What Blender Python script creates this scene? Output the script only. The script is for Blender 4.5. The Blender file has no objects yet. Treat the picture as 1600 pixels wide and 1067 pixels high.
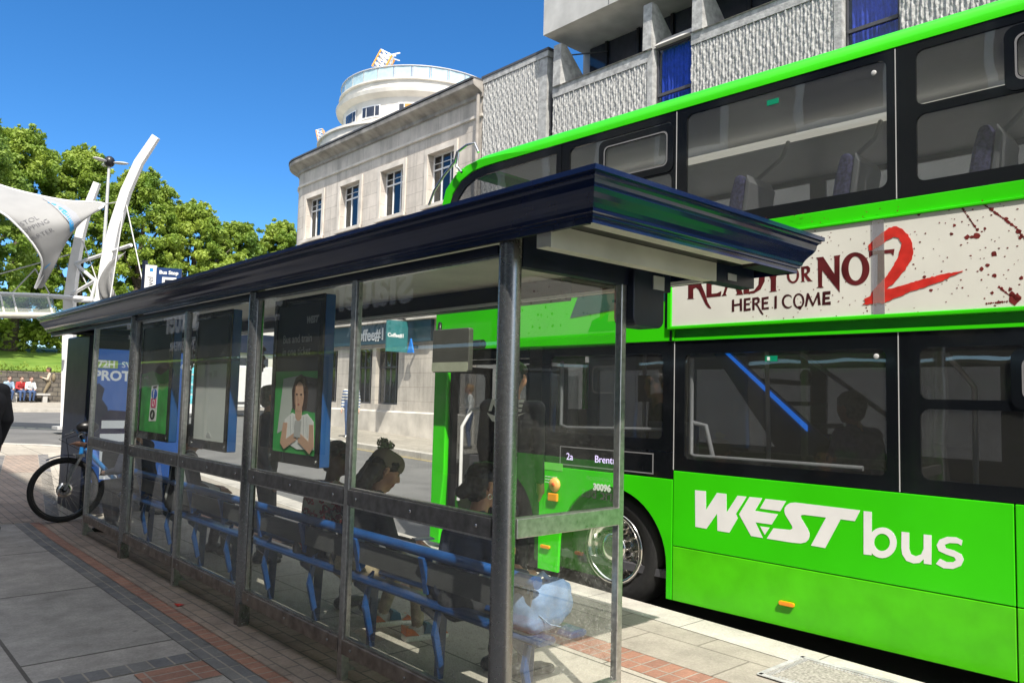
import bpy, bmesh, math, random
import numpy as np
from mathutils import Vector, Matrix, noise
PI = math.pi
rnd = random.Random(7)
sc = bpy.context.scene
C = bpy.context.collection

# ---------------------------------------------------------------- camera
CAMH, FPX, YAW, PIT, ROL = 1.55, 1222.35, .7303, .0728, .0251
s_, c_ = math.sin(YAW), math.cos(YAW); sp_, cp_ = math.sin(PIT), math.cos(PIT)
FW = Vector((s_*cp_, c_*cp_, sp_)); R0 = Vector((c_, -s_, 0)); U0 = R0.cross(FW)
RT = R0*math.cos(ROL)+U0*math.sin(ROL); UP = -R0*math.sin(ROL)+U0*math.cos(ROL)
EYE = Vector((0, 0, CAMH))
cam = bpy.data.cameras.new('camera'); camo = bpy.data.objects.new('camera', cam); C.objects.link(camo)
m3 = Matrix((RT, UP, -FW)).transposed()
camo.matrix_world = Matrix.Translation(EYE) @ m3.to_4x4()
cam.sensor_width = 36; cam.lens = FPX/1600*36; cam.clip_start = .05; cam.clip_end = 1500
sc.camera = camo
def ray(x, y): return FW + RT*((x-800)/FPX) - UP*((y-533.5)/FPX)
def onX(x, y, k): d = ray(x, y); return EYE + d*(k/d.x)
def onZ(x, y, k): d = ray(x, y); return EYE + d*((k-CAMH)/d.z)
def onD(x, y, depth): return EYE + ray(x, y)*depth

# ---------------------------------------------------------------- sky, sun, exposure
SUNDIR = Vector((.82, 1.66, -2.42)).normalized()     # the way the light travels
w = bpy.data.worlds.new('World'); sc.world = w; w.use_nodes = True
nt = w.node_tree; bg = nt.nodes['Background']
sky = nt.nodes.new('ShaderNodeTexSky'); sky.sky_type = 'NISHITA'; sky.sun_disc = False
sky.sun_elevation = math.asin(-SUNDIR.z); sky.sun_rotation = math.atan2(-SUNDIR.x, -SUNDIR.y)
sky.air_density = 1.0; sky.dust_density = 0; sky.ozone_density = 6; sky.altitude = 1500
hs = nt.nodes.new('ShaderNodeHueSaturation'); hs.inputs['Saturation'].default_value = 1.22; hs.inputs['Value'].default_value = .58
nt.links.new(sky.outputs[0], hs.inputs['Color'])
# thin bright cloud added out of view to lighten the shade, high overhead and towards the sun; the sky over the far square stays clear
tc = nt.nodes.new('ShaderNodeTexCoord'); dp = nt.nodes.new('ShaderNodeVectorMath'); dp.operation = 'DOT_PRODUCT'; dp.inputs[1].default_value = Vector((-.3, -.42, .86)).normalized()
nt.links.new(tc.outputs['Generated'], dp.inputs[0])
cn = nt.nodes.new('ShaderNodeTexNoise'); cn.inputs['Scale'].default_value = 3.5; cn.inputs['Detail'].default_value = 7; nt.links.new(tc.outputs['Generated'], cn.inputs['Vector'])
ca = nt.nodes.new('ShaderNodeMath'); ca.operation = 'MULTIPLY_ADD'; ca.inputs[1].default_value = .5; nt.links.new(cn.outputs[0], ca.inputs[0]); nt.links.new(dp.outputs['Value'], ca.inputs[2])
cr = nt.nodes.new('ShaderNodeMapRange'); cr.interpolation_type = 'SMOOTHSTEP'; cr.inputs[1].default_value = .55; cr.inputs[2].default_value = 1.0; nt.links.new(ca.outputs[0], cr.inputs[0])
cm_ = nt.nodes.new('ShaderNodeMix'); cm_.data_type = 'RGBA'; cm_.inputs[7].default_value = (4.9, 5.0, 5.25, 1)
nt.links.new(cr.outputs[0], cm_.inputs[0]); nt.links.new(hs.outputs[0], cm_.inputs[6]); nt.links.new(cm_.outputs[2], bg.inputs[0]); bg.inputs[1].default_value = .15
sl = bpy.data.lights.new('sun', 'SUN'); sl.energy = 3.2; sl.angle = math.radians(.5); sl.color = (1, .94, .84)
so = bpy.data.objects.new('sun', sl); C.objects.link(so)
so.rotation_euler = SUNDIR.to_track_quat('-Z', 'Y').to_euler()
sc.view_settings.view_transform = 'Standard'; sc.view_settings.look = 'None'
sc.view_settings.exposure = 1.2; sc.view_settings.gamma = 1
try:
    cy = sc.cycles; cy.max_bounces = 10; cy.transparent_max_bounces = 24; cy.transmission_bounces = 6
    cy.glossy_bounces = 5; cy.diffuse_bounces = 4; cy.caustics_reflective = True; cy.blur_glossy = .35; cy.sample_clamp_indirect = 12; cy.caustics_refractive = False
except Exception: pass

# ---------------------------------------------------------------- materials
def nodes_of(name):
    m = bpy.data.materials.new(name); m.use_nodes = True
    return m, m.node_tree, m.node_tree.nodes['Principled BSDF']
def c4(c): return (c[0], c[1], c[2], 1)
def M(name, col, rough=.5, metal=0, var=.12, scale=6, bump=0, bscale=60, coat=0, emit=None, es=1, detail=4, spec=.5, wave=0):
    m, t, b = nodes_of(name); N = t.nodes; L = t.links
    g = N.new('ShaderNodeNewGeometry')
    if var:
        n = N.new('ShaderNodeTexNoise'); n.inputs['Scale'].default_value = scale; n.inputs['Detail'].default_value = detail
        L.new(g.outputs['Position'], n.inputs['Vector'])
        r = N.new('ShaderNodeValToRGB'); L.new(n.outputs[0], r.inputs[0])
        r.color_ramp.elements[0].position = .3; r.color_ramp.elements[1].position = .7
        r.color_ramp.elements[0].color = c4([x*(1-var) for x in col]); r.color_ramp.elements[1].color = c4([min(1, x*(1+var)) for x in col])
        L.new(r.outputs[0], b.inputs['Base Color'])
        mr = N.new('ShaderNodeMapRange'); mr.inputs[3].default_value = max(.02, rough*.8); mr.inputs[4].default_value = min(1, rough*1.2)
        L.new(n.outputs[0], mr.inputs[0]); L.new(mr.outputs[0], b.inputs['Roughness'])
    else:
        b.inputs['Base Color'].default_value = c4(col); b.inputs['Roughness'].default_value = rough
    b.inputs['Metallic'].default_value = metal; b.inputs['Coat Weight'].default_value = coat; b.inputs['Coat Roughness'].default_value = .06
    b.inputs['Specular IOR Level'].default_value = spec
    if bump:
        n2 = N.new('ShaderNodeTexNoise'); n2.inputs['Scale'].default_value = bscale; n2.inputs['Detail'].default_value = 5
        L.new(g.outputs['Position'], n2.inputs['Vector'])
        bp = N.new('ShaderNodeBump'); bp.inputs['Strength'].default_value = bump; bp.inputs['Distance'].default_value = .01
        L.new(n2.outputs[0], bp.inputs['Height']); L.new(bp.outputs[0], b.inputs['Normal'])
    if wave:
        n4 = N.new('ShaderNodeTexNoise'); n4.inputs['Scale'].default_value = 2.2; n4.inputs['Detail'].default_value = 1; L.new(g.outputs['Position'], n4.inputs['Vector'])
        b4 = N.new('ShaderNodeBump'); b4.inputs['Strength'].default_value = wave; b4.inputs['Distance'].default_value = .02; L.new(n4.outputs[0], b4.inputs['Height']); L.new(b4.outputs[0], b.inputs['Normal']); L.new(b4.outputs[0], b.inputs['Coat Normal'])
    if emit: b.inputs['Emission Color'].default_value = c4(emit); b.inputs['Emission Strength'].default_value = es
    return m
def glass(name, tint=(.9, .95, .92), ior=1.6, dirt=0, rough=0.0, veil=0, wavy=0):
    m, t, b = nodes_of(name); N = t.nodes; L = t.links
    N.remove(b); out = N['Material Output']
    tr = N.new('ShaderNodeBsdfTransparent'); tr.inputs[0].default_value = c4(tint)
    gl = N.new('ShaderNodeBsdfGlossy'); gl.inputs['Roughness'].default_value = rough
    if wavy:
        gw = N.new('ShaderNodeNewGeometry'); nw = N.new('ShaderNodeTexNoise'); nw.inputs['Scale'].default_value = 3; nw.inputs['Detail'].default_value = 1; L.new(gw.outputs['Position'], nw.inputs['Vector'])
        bw_ = N.new('ShaderNodeBump'); bw_.inputs['Strength'].default_value = wavy; bw_.inputs['Distance'].default_value = .02; L.new(nw.outputs[0], bw_.inputs['Height']); L.new(bw_.outputs[0], gl.inputs['Normal'])
    lw = N.new('ShaderNodeLayerWeight'); lw.inputs[0].default_value = .5; r0 = ((ior-1)/(ior+1))**2
    pw = N.new('ShaderNodeMath'); pw.operation = 'POWER'; L.new(lw.outputs['Facing'], pw.inputs[0]); pw.inputs[1].default_value = 5
    fr = N.new('ShaderNodeMath'); fr.operation = 'MULTIPLY_ADD'; L.new(pw.outputs[0], fr.inputs[0]); fr.inputs[1].default_value = 1-r0; fr.inputs[2].default_value = r0
    mx = N.new('ShaderNodeMixShader'); L.new(fr.outputs[0], mx.inputs[0]); L.new(tr.outputs[0], mx.inputs[1]); L.new(gl.outputs[0], mx.inputs[2])
    last = mx
    if dirt or veil:
        g = N.new('ShaderNodeNewGeometry'); sx = N.new('ShaderNodeSeparateXYZ'); L.new(g.outputs['Position'], sx.inputs[0])
        n = N.new('ShaderNodeTexNoise'); n.inputs['Scale'].default_value = 5; n.inputs['Detail'].default_value = 8; n.inputs['Roughness'].default_value = .75
        L.new(g.outputs['Position'], n.inputs['Vector'])
        n2 = N.new('ShaderNodeTexNoise'); n2.inputs['Scale'].default_value = 110; n2.inputs['Detail'].default_value = 3
        L.new(g.outputs['Position'], n2.inputs['Vector'])
        r1 = N.new('ShaderNodeMapRange'); r1.inputs[1].default_value = .42; r1.inputs[2].default_value = .8; L.new(n.outputs[0], r1.inputs[0])
        r2 = N.new('ShaderNodeMapRange'); r2.inputs[1].default_value = .55; r2.inputs[2].default_value = .75; L.new(n2.outputs[0], r2.inputs[0])
        hz = N.new('ShaderNodeMapRange'); hz.inputs[1].default_value = .95; hz.inputs[2].default_value = .2; hz.inputs[3].default_value = .12; hz.inputs[4].default_value = 1
        L.new(sx.outputs[2], hz.inputs[0])
        a = N.new('ShaderNodeMath'); a.operation = 'ADD'; L.new(r1.outputs[0], a.inputs[0]); L.new(r2.outputs[0], a.inputs[1])
        mm = N.new('ShaderNodeMath'); mm.operation = 'MULTIPLY'; L.new(a.outputs[0], mm.inputs[0]); L.new(hz.outputs[0], mm.inputs[1])
        m3_ = N.new('ShaderNodeMath'); m3_.operation = 'MULTIPLY_ADD'; L.new(mm.outputs[0], m3_.inputs[0]); m3_.inputs[1].default_value = dirt; m3_.inputs[2].default_value = veil
        df = N.new('ShaderNodeBsdfDiffuse'); df.inputs[0].default_value = (.62, .62, .56, 1)
        m2 = N.new('ShaderNodeMixShader'); L.new(m3_.outputs[0], m2.inputs[0]); L.new(mx.outputs[0], m2.inputs[1]); L.new(df.outputs[0], m2.inputs[2])
        last = m2
    L.new(last.outputs[0], out.inputs[0])
    return m
def bricks(name, c1, c2, mortar, bw, bh, ms=.01, rot=0, var=.25, bump=.3, rough=.85, plane='XY', off=.5, stain=.35, sc_=1.5):
    """slabs / bricks / ashlar laid out in world metres"""
    m, t, b = nodes_of(name); N = t.nodes; L = t.links
    g = N.new('ShaderNodeNewGeometry'); sx = N.new('ShaderNodeSeparateXYZ'); cx = N.new('ShaderNodeCombineXYZ')
    L.new(g.outputs['Position'], sx.inputs[0])
    a, bb = {'XY': (0, 1), 'YX': (1, 0), 'YZ': (1, 2), 'XZ': (0, 2)}[plane]
    L.new(sx.outputs[a], cx.inputs[0]); L.new(sx.outputs[bb], cx.inputs[1])
    mp = N.new('ShaderNodeMapping'); mp.inputs['Rotation'].default_value = (0, 0, rot); L.new(cx.outputs[0], mp.inputs[0])
    br = N.new('ShaderNodeTexBrick'); br.inputs['Scale'].default_value = 1; br.offset = off
    br.inputs['Brick Width'].default_value = bw; br.inputs['Row Height'].default_value = bh; br.inputs['Mortar Size'].default_value = ms
    br.inputs['Mortar Smooth'].default_value = .2
    br.inputs['Color1'].default_value = c4(c1); br.inputs['Color2'].default_value = c4(c2); br.inputs['Mortar'].default_value = c4(mortar)
    L.new(mp.outputs[0], br.inputs['Vector'])
    n = N.new('ShaderNodeTexNoise'); n.inputs['Scale'].default_value = sc_; n.inputs['Detail'].default_value = 9; n.inputs['Roughness'].default_value = .7
    L.new(g.outputs['Position'], n.inputs['Vector'])
    r = N.new('ShaderNodeMapRange'); r.inputs[1].default_value = .3; r.inputs[2].default_value = .7; r.inputs[3].default_value = 1-stain; r.inputs[4].default_value = 1+stain*.45
    L.new(n.outputs[0], r.inputs[0])
    n3 = N.new('ShaderNodeTexNoise'); n3.inputs['Scale'].default_value = 70; n3.inputs['Detail'].default_value = 4; L.new(g.outputs['Position'], n3.inputs['Vector'])
    r3 = N.new('ShaderNodeMapRange'); r3.inputs[3].default_value = 1-var; r3.inputs[4].default_value = 1+var; L.new(n3.outputs[0], r3.inputs[0])
    mu = N.new('ShaderNodeMath'); mu.operation = 'MULTIPLY'; L.new(r.outputs[0], mu.inputs[0]); L.new(r3.outputs[0], mu.inputs[1])
    mx = N.new('ShaderNodeVectorMath'); mx.operation = 'SCALE'; L.new(br.outputs[0], mx.inputs[0]); L.new(mu.outputs[0], mx.inputs['Scale'])
    src = mx.outputs[0]
    if plane == 'YZ':      # rain streaks and soot running down the face
        mv = N.new('ShaderNodeMapping'); mv.inputs['Scale'].default_value = (1, 2.6, .22); L.new(g.outputs['Position'], mv.inputs[0])
        ns = N.new('ShaderNodeTexNoise'); ns.inputs['Scale'].default_value = 1; ns.inputs['Detail'].default_value = 8; ns.inputs['Roughness'].default_value = .7; L.new(mv.outputs[0], ns.inputs['Vector'])
        rs_ = N.new('ShaderNodeMapRange'); rs_.inputs[1].default_value = .35; rs_.inputs[2].default_value = .55; rs_.inputs[3].default_value = .76; rs_.inputs[4].default_value = 1.04; L.new(ns.outputs[0], rs_.inputs[0])
        s6 = N.new('ShaderNodeVectorMath'); s6.operation = 'SCALE'; L.new(src, s6.inputs[0]); L.new(rs_.outputs[0], s6.inputs['Scale']); src = s6.outputs[0]
    if plane in ('XY', 'YX'):      # trodden-in gum spots and oil stains
        vo = N.new('ShaderNodeTexVoronoi'); vo.inputs['Scale'].default_value = 2.6; vo.inputs['Randomness'].default_value = 1; L.new(g.outputs['Position'], vo.inputs['Vector'])
        rs = N.new('ShaderNodeMapRange'); rs.inputs[1].default_value = .05; rs.inputs[2].default_value = .075; rs.inputs[3].default_value = .6; rs.inputs[4].default_value = 1; L.new(vo.outputs['Distance'], rs.inputs[0])
        n5 = N.new('ShaderNodeTexNoise'); n5.inputs['Scale'].default_value = .55; n5.inputs['Detail'].default_value = 7; n5.inputs['Roughness'].default_value = .65; L.new(g.outputs['Position'], n5.inputs['Vector'])
        r5 = N.new('ShaderNodeMapRange'); r5.inputs[1].default_value = .36; r5.inputs[2].default_value = .5; r5.inputs[3].default_value = .84; r5.inputs[4].default_value = 1; L.new(n5.outputs[0], r5.inputs[0])
        mm5 = N.new('ShaderNodeMath'); mm5.operation = 'MULTIPLY'; L.new(rs.outputs[0], mm5.inputs[0]); L.new(r5.outputs[0], mm5.inputs[1])
        sc5 = N.new('ShaderNodeVectorMath'); sc5.operation = 'SCALE'; L.new(src, sc5.inputs[0]); L.new(mm5.outputs[0], sc5.inputs['Scale']); src = sc5.outputs[0]
    L.new(src, b.inputs['Base Color']); b.inputs['Roughness'].default_value = rough
    if bump:
        ad = N.new('ShaderNodeMath'); ad.operation = 'MULTIPLY_ADD'; L.new(br.outputs['Fac'], ad.inputs[0]); ad.inputs[1].default_value = -1.0
        L.new(n3.outputs[0], ad.inputs[2])
        bp = N.new('ShaderNodeBump'); bp.inputs['Strength'].default_value = bump; bp.inputs['Distance'].default_value = .01
        L.new(ad.outputs[0], bp.inputs['Height']); L.new(bp.outputs[0], b.inputs['Normal'])
    return m
def leafmat(name, c1, c2, trans=.35):
    m, t, b = nodes_of(name); N = t.nodes; L = t.links
    g = N.new('ShaderNodeNewGeometry'); n = N.new('ShaderNodeTexNoise'); n.inputs['Scale'].default_value = .6; n.inputs['Detail'].default_value = 6
    L.new(g.outputs['Position'], n.inputs['Vector'])
    r = N.new('ShaderNodeValToRGB'); r.color_ramp.elements[0].position = .35; r.color_ramp.elements[1].position = .65
    r.color_ramp.elements[0].color = c4(c1); r.color_ramp.elements[1].color = c4(c2)
    L.new(n.outputs[0], r.inputs[0]); L.new(r.outputs[0], b.inputs['Base Color']); b.inputs['Roughness'].default_value = .6
    tl = N.new('ShaderNodeBsdfTranslucent'); L.new(r.outputs[0], tl.inputs[0])
    mx = N.new('ShaderNodeMixShader'); mx.inputs[0].default_value = trans
    L.new(b.outputs[0], mx.inputs[1]); L.new(tl.outputs[0], mx.inputs[2]); L.new(mx.outputs[0], N['Material Output'].inputs[0])
    return m

mt = {}
mt['navy'] = M('navy_gloss_paint', (.006, .016, .065), .16, var=.2, scale=3, coat=.6)
mt['navy2'] = M('navy_painted_steel', (.012, .018, .04), .35, var=.2)
mt['steel'] = M('worn_dark_steel', (.33, .328, .325), .26, .9, var=.1, scale=60, bump=.04, bscale=240)
mt['alu'] = M('brushed_aluminium', (.5, .495, .48), .3, .9, var=.2, scale=40, bump=.1, bscale=200)
mt['raild'] = M('dark_anodised_rail', (.24, .23, .225), .4, .6, var=.35, scale=16, bump=.1, bscale=140)
mt['kick'] = M('dull_bronze_rail', (.34, .29, .25), .45, .6, var=.35, scale=14, bump=.15, bscale=120)
mt['cream'] = M('cream_soffit_paint', (.62, .6, .52), .5, var=.12, scale=4)
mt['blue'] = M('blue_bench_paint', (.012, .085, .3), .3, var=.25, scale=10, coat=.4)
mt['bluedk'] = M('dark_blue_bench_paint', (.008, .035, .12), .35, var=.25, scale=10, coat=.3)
mt['boardg'] = M('grey_back_board', (.09, .09, .09), .5, var=.2)
mt['black'] = M('black_plastic', (.008, .008, .009), .35, var=.2)
mt['blackgl'] = M('black_gloss', (.006, .007, .009), .12, var=0, coat=.3)
mt['green'] = M('lime_green_bus_paint', (.038, .6, .004), .3, var=.1, scale=1.1, coat=.1, wave=.2, spec=.22)
mt['greend'] = M('shaded_channel_green', (.015, .22, .01), .4, var=.1)  # darker bus green: the shadow under the lip is put into the colour
mt['green2'] = M('pale_green_panel', (.16, .66, .09), .3, var=.08)
mt['teal'] = M('dark_teal_panel', (.005, .09, .065), .3, var=.1)
mt['white'] = M('white_paint', (.8, .8, .8), .4, var=.04)
mt['adw'] = M('ivory_advert_sheet', (.74, .73, .66), .4, var=.05, scale=3)
mt['maroon'] = M('maroon_print', (.11, .012, .014), .4, var=.35, scale=9)
mt['red'] = M('red_brush_print', (.6, .03, .02), .4, var=.2, scale=12)
mt['splat'] = M('blood_print', (.16, .02, .018), .4, var=.4, scale=20)
mt['amber'] = M('amber_lens', (.95, .3, .01), .2, var=.1, coat=.5)
mt['grey'] = M('grey_lining', (.2, .2, .21), .6, var=.1)
mt['greyd'] = M('dark_grey_lining', (.06, .06, .07), .6, var=.15)
mt['lightgrey'] = M('light_grey_plastic', (.5, .5, .5), .4, var=.06)
mt['seatp'] = M('purple_seat_fabric', (.15, .14, .3), .85, var=.6, scale=45)
mt['chrome'] = M('polished_alloy', (.78, .76, .73), .14, 1, var=.1, scale=20)
mt['tyre'] = M('tyre_rubber', (.014, .014, .015), .7, var=.3, scale=30, bump=.2, bscale=90)
mt['glass'] = glass('shelter_glass', (.93, .96, .94), 2.0, dirt=.42, veil=.02)
mt['endglass'] = glass('end_screen_glass', (.93, .96, .94), 2.3, dirt=.35, veil=.015)
mt['backlit'] = M('backlit_white', (.7, .7, .7), .4, var=0, emit=(.7, .72, .75), es=.3); mt['backlime'] = M('backlit_lime', (.3, .42, .12), .4, var=0, emit=(.3, .42, .12), es=.3)
mt['railcream'] = M('cream_light_rail', (.7, .68, .58), .5, var=0, emit=(1, .95, .8), es=.35)
mt['busglass'] = glass('tinted_bus_glass', (.72, .73, .74), 1.95, wavy=.06, veil=.02)
mt['farglass'] = glass('dark_bus_glass', (.34, .35, .37), 1.6)
mt['winglass'] = glass('window_glass', (.35, .4, .45), 1.9)
mt['blueled'] = M('blue_led_strip', (.02, .2, .8), .4, var=0, emit=(.01, .22, 1), es=.45)
mt['led'] = M('destination_led', (.6, .5, .8), .4, var=0, emit=(.75, .62, 1), es=.5)
mt['stone'] = bricks('ashlar_limestone', (.62, .56, .5), (.55, .5, .445), (.36, .32, .28), 1.15, .46, .008, plane='YZ', var=.12, bump=.12, stain=.28, sc_=.9)
mt['stonep'] = M('smooth_limestone', (.62, .57, .51), .8, var=.22, scale=1.6, bump=.1)
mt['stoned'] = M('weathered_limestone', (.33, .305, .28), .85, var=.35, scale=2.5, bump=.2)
mt['render'] = M('cream_render', (.64, .61, .56), .8, var=.14, scale=1.2)
mt['lead'] = M('dark_lead_roof', (.07, .07, .075), .6, var=.2)
mt['conc'] = M('rough_concrete', (.37, .37, .365), .9, var=.3, scale=7, bump=.8, bscale=22)
mt['conc2'] = M('smooth_concrete', (.46, .45, .43), .85, var=.15, scale=2)
mt['ribs'] = M('hammered_ribbed_concrete', (.36, .36, .355), .9, var=.4, scale=18, bump=.6, bscale=35)
mt['bluecurt'] = M('blue_curtain', (.05, .09, .6), .8, var=.35, scale=9)
mt['dkwin'] = M('dark_window', (.03, .035, .05), .1, var=.2, coat=.4)
mt['asphalt'] = M('asphalt', (.13, .128, .125), .9, var=.2, scale=1.2, bump=.3, bscale=120)
mt['slab'] = bricks('concrete_slabs', (.45, .41, .35), (.4, .365, .31), (.13, .12, .1), .9, .6, .008, plane='YX', stain=.22, var=.28, sc_=5)
mt['slabn'] = bricks('worn_large_slabs', (.36, .335, .31), (.29, .275, .26), (.1, .09, .08), 1.7, .97, .012, plane='YX', stain=.36, sc_=4, var=.34)
mt['slabk'] = bricks('pale_kerbside_slabs', (.37, .335, .285), (.33, .3, .255), (.2, .18, .15), .75, .62, .008, plane='YX', stain=.3, sc_=3)
mt['brickr'] = bricks('red_paving_bricks', (.37, .19, .13), (.29, .15, .11), (.32, .28, .24), .21, .1, .006, plane='XY', stain=.35, sc_=4, off=0)
mt['brickp'] = bricks('buff_paving_bricks', (.36, .28, .225), (.31, .25, .21), (.17, .15, .13), .21, .1, .006, plane='YX', stain=.35, sc_=4)
mt['setts'] = bricks('blue_grey_setts', (.14, .14, .15), (.19, .185, .18), (.3, .27, .23), .21, .11, .006, plane='YX', stain=.3, sc_=5, off=0)
mt['kerbs'] = bricks('granite_kerbs', (.5, .47, .42), (.46, .43, .39), (.2, .19, .17), .95, 5, .006, plane='YX', stain=.25, sc_=4)
mt['paint_y'] = M('yellow_road_paint', (.6, .45, .1), .8, var=.25, scale=14)
mt['grass'] = leafmat('lawn_grass', (.1, .2, .02), (.2, .32, .05), .2)
mt['rubble'] = bricks('dark_rubble_wall', (.11, .095, .08), (.17, .15, .12), (.06, .055, .05), .45, .22, .02, plane='XZ', var=.3, bump=.8, stain=.5, sc_=2.5)
mt['leaf1'] = leafmat('spring_leaves', (.13, .23, .02), (.33, .42, .055))
mt['leaf2'] = leafmat('deep_leaves', (.1, .19, .02), (.28, .38, .05))
mt['bark'] = M('bark', (.1, .08, .06), .9, var=.3, scale=8)
mt['sail'] = M('white_sail_fabric', (.27, .27, .27), .7, var=.06, scale=2)
mt['saild'] = M('grey_sail_print', (.28, .29, .32), .7, var=.05)
mt['sailb'] = M('blue_sail_print', (.02, .25, .55), .7, var=.05)
mt['ink'] = M('dark_ink', (.12, .12, .14), .7, var=0)
mt['shopteal'] = M('teal_shop_fascia', (.025, .06, .085), .35, var=.1)
mt['signteal'] = M('teal_hanging_sign', (.03, .17, .18), .45, var=.1)
mt['slfascia'] = M('navy_shop_fascia', (.01, .014, .03), .4, var=.1)
mt['slstone'] = M('pale_sandstone_facade', (.42, .38, .32), .85, var=.25, scale=1)

# ---------------------------------------------------------------- mesh helpers
class MB:
    def __init__(s): s.v = []; s.f = []; s.m = []; s.sm = []
    def add(s, vs, fs, mi=0, smooth=False):
        o = len(s.v); s.v += [tuple(v) for v in vs]
        for f in fs: s.f.append([i+o for i in f]); s.m.append(mi); s.sm.append(smooth)
        return s
    def box(s, x0, x1, y0, y1, z0, z1, mi=0):
        vs = [(x, y, z) for z in (z0, z1) for y in (y0, y1) for x in (x0, x1)]
        return s.add(vs, [(0, 2, 3, 1), (4, 5, 7, 6), (0, 1, 5, 4), (2, 6, 7, 3), (0, 4, 6, 2), (1, 3, 7, 5)], mi)
    def prism(s, poly, axis, t0, t1, mi=0):
        """poly in the two other axes (x: y,z / y: x,z / z: x,y)"""
        def P(a, b, t): return {'x': (t, a, b), 'y': (a, t, b), 'z': (a, b, t)}[axis]
        n = len(poly); vs = [P(a, b, t0) for a, b in poly]+[P(a, b, t1) for a, b in poly]
        fs = [tuple(range(n))[::-1], tuple(range(n, 2*n))]+[(i, (i+1) % n, n+(i+1) % n, n+i) for i in range(n)]
        return s.add(vs, fs, mi)
    def ring(s, outer, inner, axis, t0, t1, mi=0):
        def P(a, b, t): return {'x': (t, a, b), 'y': (a, t, b), 'z': (a, b, t)}[axis]
        n = len(outer); vs = []
        for t in (t0, t1):
            vs += [P(a, b, t) for a, b in outer]; vs += [P(a, b, t) for a, b in inner]
        fs = []
        for i in range(n):
            j = (i+1) % n
            if outer[i] == outer[j]: fs += [(i, n+j, n+i), (2*n+i, 3*n+i, 3*n+j)]
            else: fs += [(i, j, n+j, n+i), (2*n+i, 3*n+i, 3*n+j, 2*n+j), (i, 2*n+i, 2*n+j, j)]
            fs.append((n+i, n+j, 3*n+j, 3*n+i))
        return s.add(vs, fs, mi)
    def tube(s, pts, r, n=10, mi=0, caps=True, closed=False):
        pts = [Vector(p) for p in pts]; k = len(pts); rs = r if isinstance(r, (list, tuple)) else [r]*k
        T = [((pts[(i+1) % k] if closed else pts[min(i+1, k-1)])-(pts[i-1] if closed else pts[max(i-1, 0)])).normalized() for i in range(k)]
        u = T[0].orthogonal().normalized(); vs = []; fs = []
        for i in range(k):
            u = (u-T[i]*u.dot(T[i])).normalized(); v = T[i].cross(u)
            for j in range(n):
                a = 2*PI*j/n; vs.append(pts[i]+(u*math.cos(a)+v*math.sin(a))*rs[i])
        for i in range(k if closed else k-1):
            i2 = (i+1) % k
            for j in range(n): fs.append((i*n+j, i*n+(j+1) % n, i2*n+(j+1) % n, i2*n+j))
        s.add(vs, fs, mi, True)
        if caps and not closed:
            s.add([vs[j] for j in range(n)], [tuple(range(n))[::-1]], mi); s.add(vs[-n:], [tuple(range(n))], mi)
        return s
    def lathe(s, prof, c, axis='z', n=32, a0=0, a1=2*PI, mi=0, smooth=True):
        """prof: (radius, along axis)"""
        full = abs(a1-a0-2*PI) < 1e-6; k = n if full else n+1; vs = []
        for i in range(k):
            a = a0+(a1-a0)*i/n; ca, sa = math.cos(a), math.sin(a)
            for r, h in prof:
                vs.append({'z': (c[0]+r*ca, c[1]+r*sa, c[2]+h), 'y': (c[0]+r*ca, c[1]+h, c[2]+r*sa), 'x': (c[0]+h, c[1]+r*ca, c[2]+r*sa)}[axis])
        p = len(prof); fs = []
        for i in range(n):
            i2 = (i+1) % k
            for j in range(p-1): fs.append((i*p+j, i2*p+j, i2*p+j+1, i*p+j+1))
        return s.add(vs, fs, mi, smooth)
    def ell(s, c, r, n=12, mi=0, M3=None):
        c = Vector(c); vs = []; fs = []
        for i in range(n+1):
            th = PI*i/n
            for j in range(2*n):
                ph = PI*j/n; p = Vector((r[0]*math.sin(th)*math.cos(ph), r[1]*math.sin(th)*math.sin(ph), r[2]*math.cos(th)))
                if M3: p = M3 @ p
                vs.append(c+p)
        for i in range(n):
            for j in range(2*n): fs.append((i*2*n+j, (i+1)*2*n+j, (i+1)*2*n+(j+1) % (2*n), i*2*n+(j+1) % (2*n)))
        return s.add(vs, fs, mi, True)
    def build(s, name, mats, parent=None, local=False, bevel=0):
        me = bpy.data.meshes.new(name); me.from_pydata(s.v, [], s.f)
        if not isinstance(mats, (list, tuple)): mats = [mats]
        for m in mats: me.materials.append(mt[m] if isinstance(m, str) else m)
        for p, i, q in zip(me.polygons, s.m, s.sm): p.material_index = i; p.use_smooth = q
        bm = bmesh.new(); bm.from_mesh(me); bmesh.ops.recalc_face_normals(bm, faces=bm.faces); bm.to_mesh(me); bm.free()
        o = bpy.data.objects.new(name, me); C.objects.link(o)
        put(o, parent, local)
        if bevel:
            b = o.modifiers.new('bevel', 'BEVEL'); b.width = bevel; b.segments = 2; b.limit_method = 'ANGLE'; b.angle_limit = .7
        return o
def basis(p):
    return Matrix.Translation(p.location) @ p.rotation_euler.to_matrix().to_4x4()
def put(o, parent, local=False):
    if parent is None: return
    o.parent = parent
    if not local and parent.type == 'EMPTY' and parent.parent is None and not parent.get('_loc'):
        o.matrix_parent_inverse = basis(parent).inverted()
def thing(name, label, cat, loc=(0, 0, 0), rz=0, group=None, local=False):
    o = bpy.data.objects.new(name, None); C.objects.link(o); o.location = loc; o.rotation_euler = (0, 0, rz); o.empty_display_size = .2
    o['label'] = label; o['category'] = cat
    if group: o['group'] = group
    if local: o['_loc'] = 1
    return o
def tag(o, label, cat, group=None):
    o['label'] = label; o['category'] = cat
    if group: o['group'] = group
    return o
def struct(o, kind='structure'): o['kind'] = kind; return o
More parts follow.
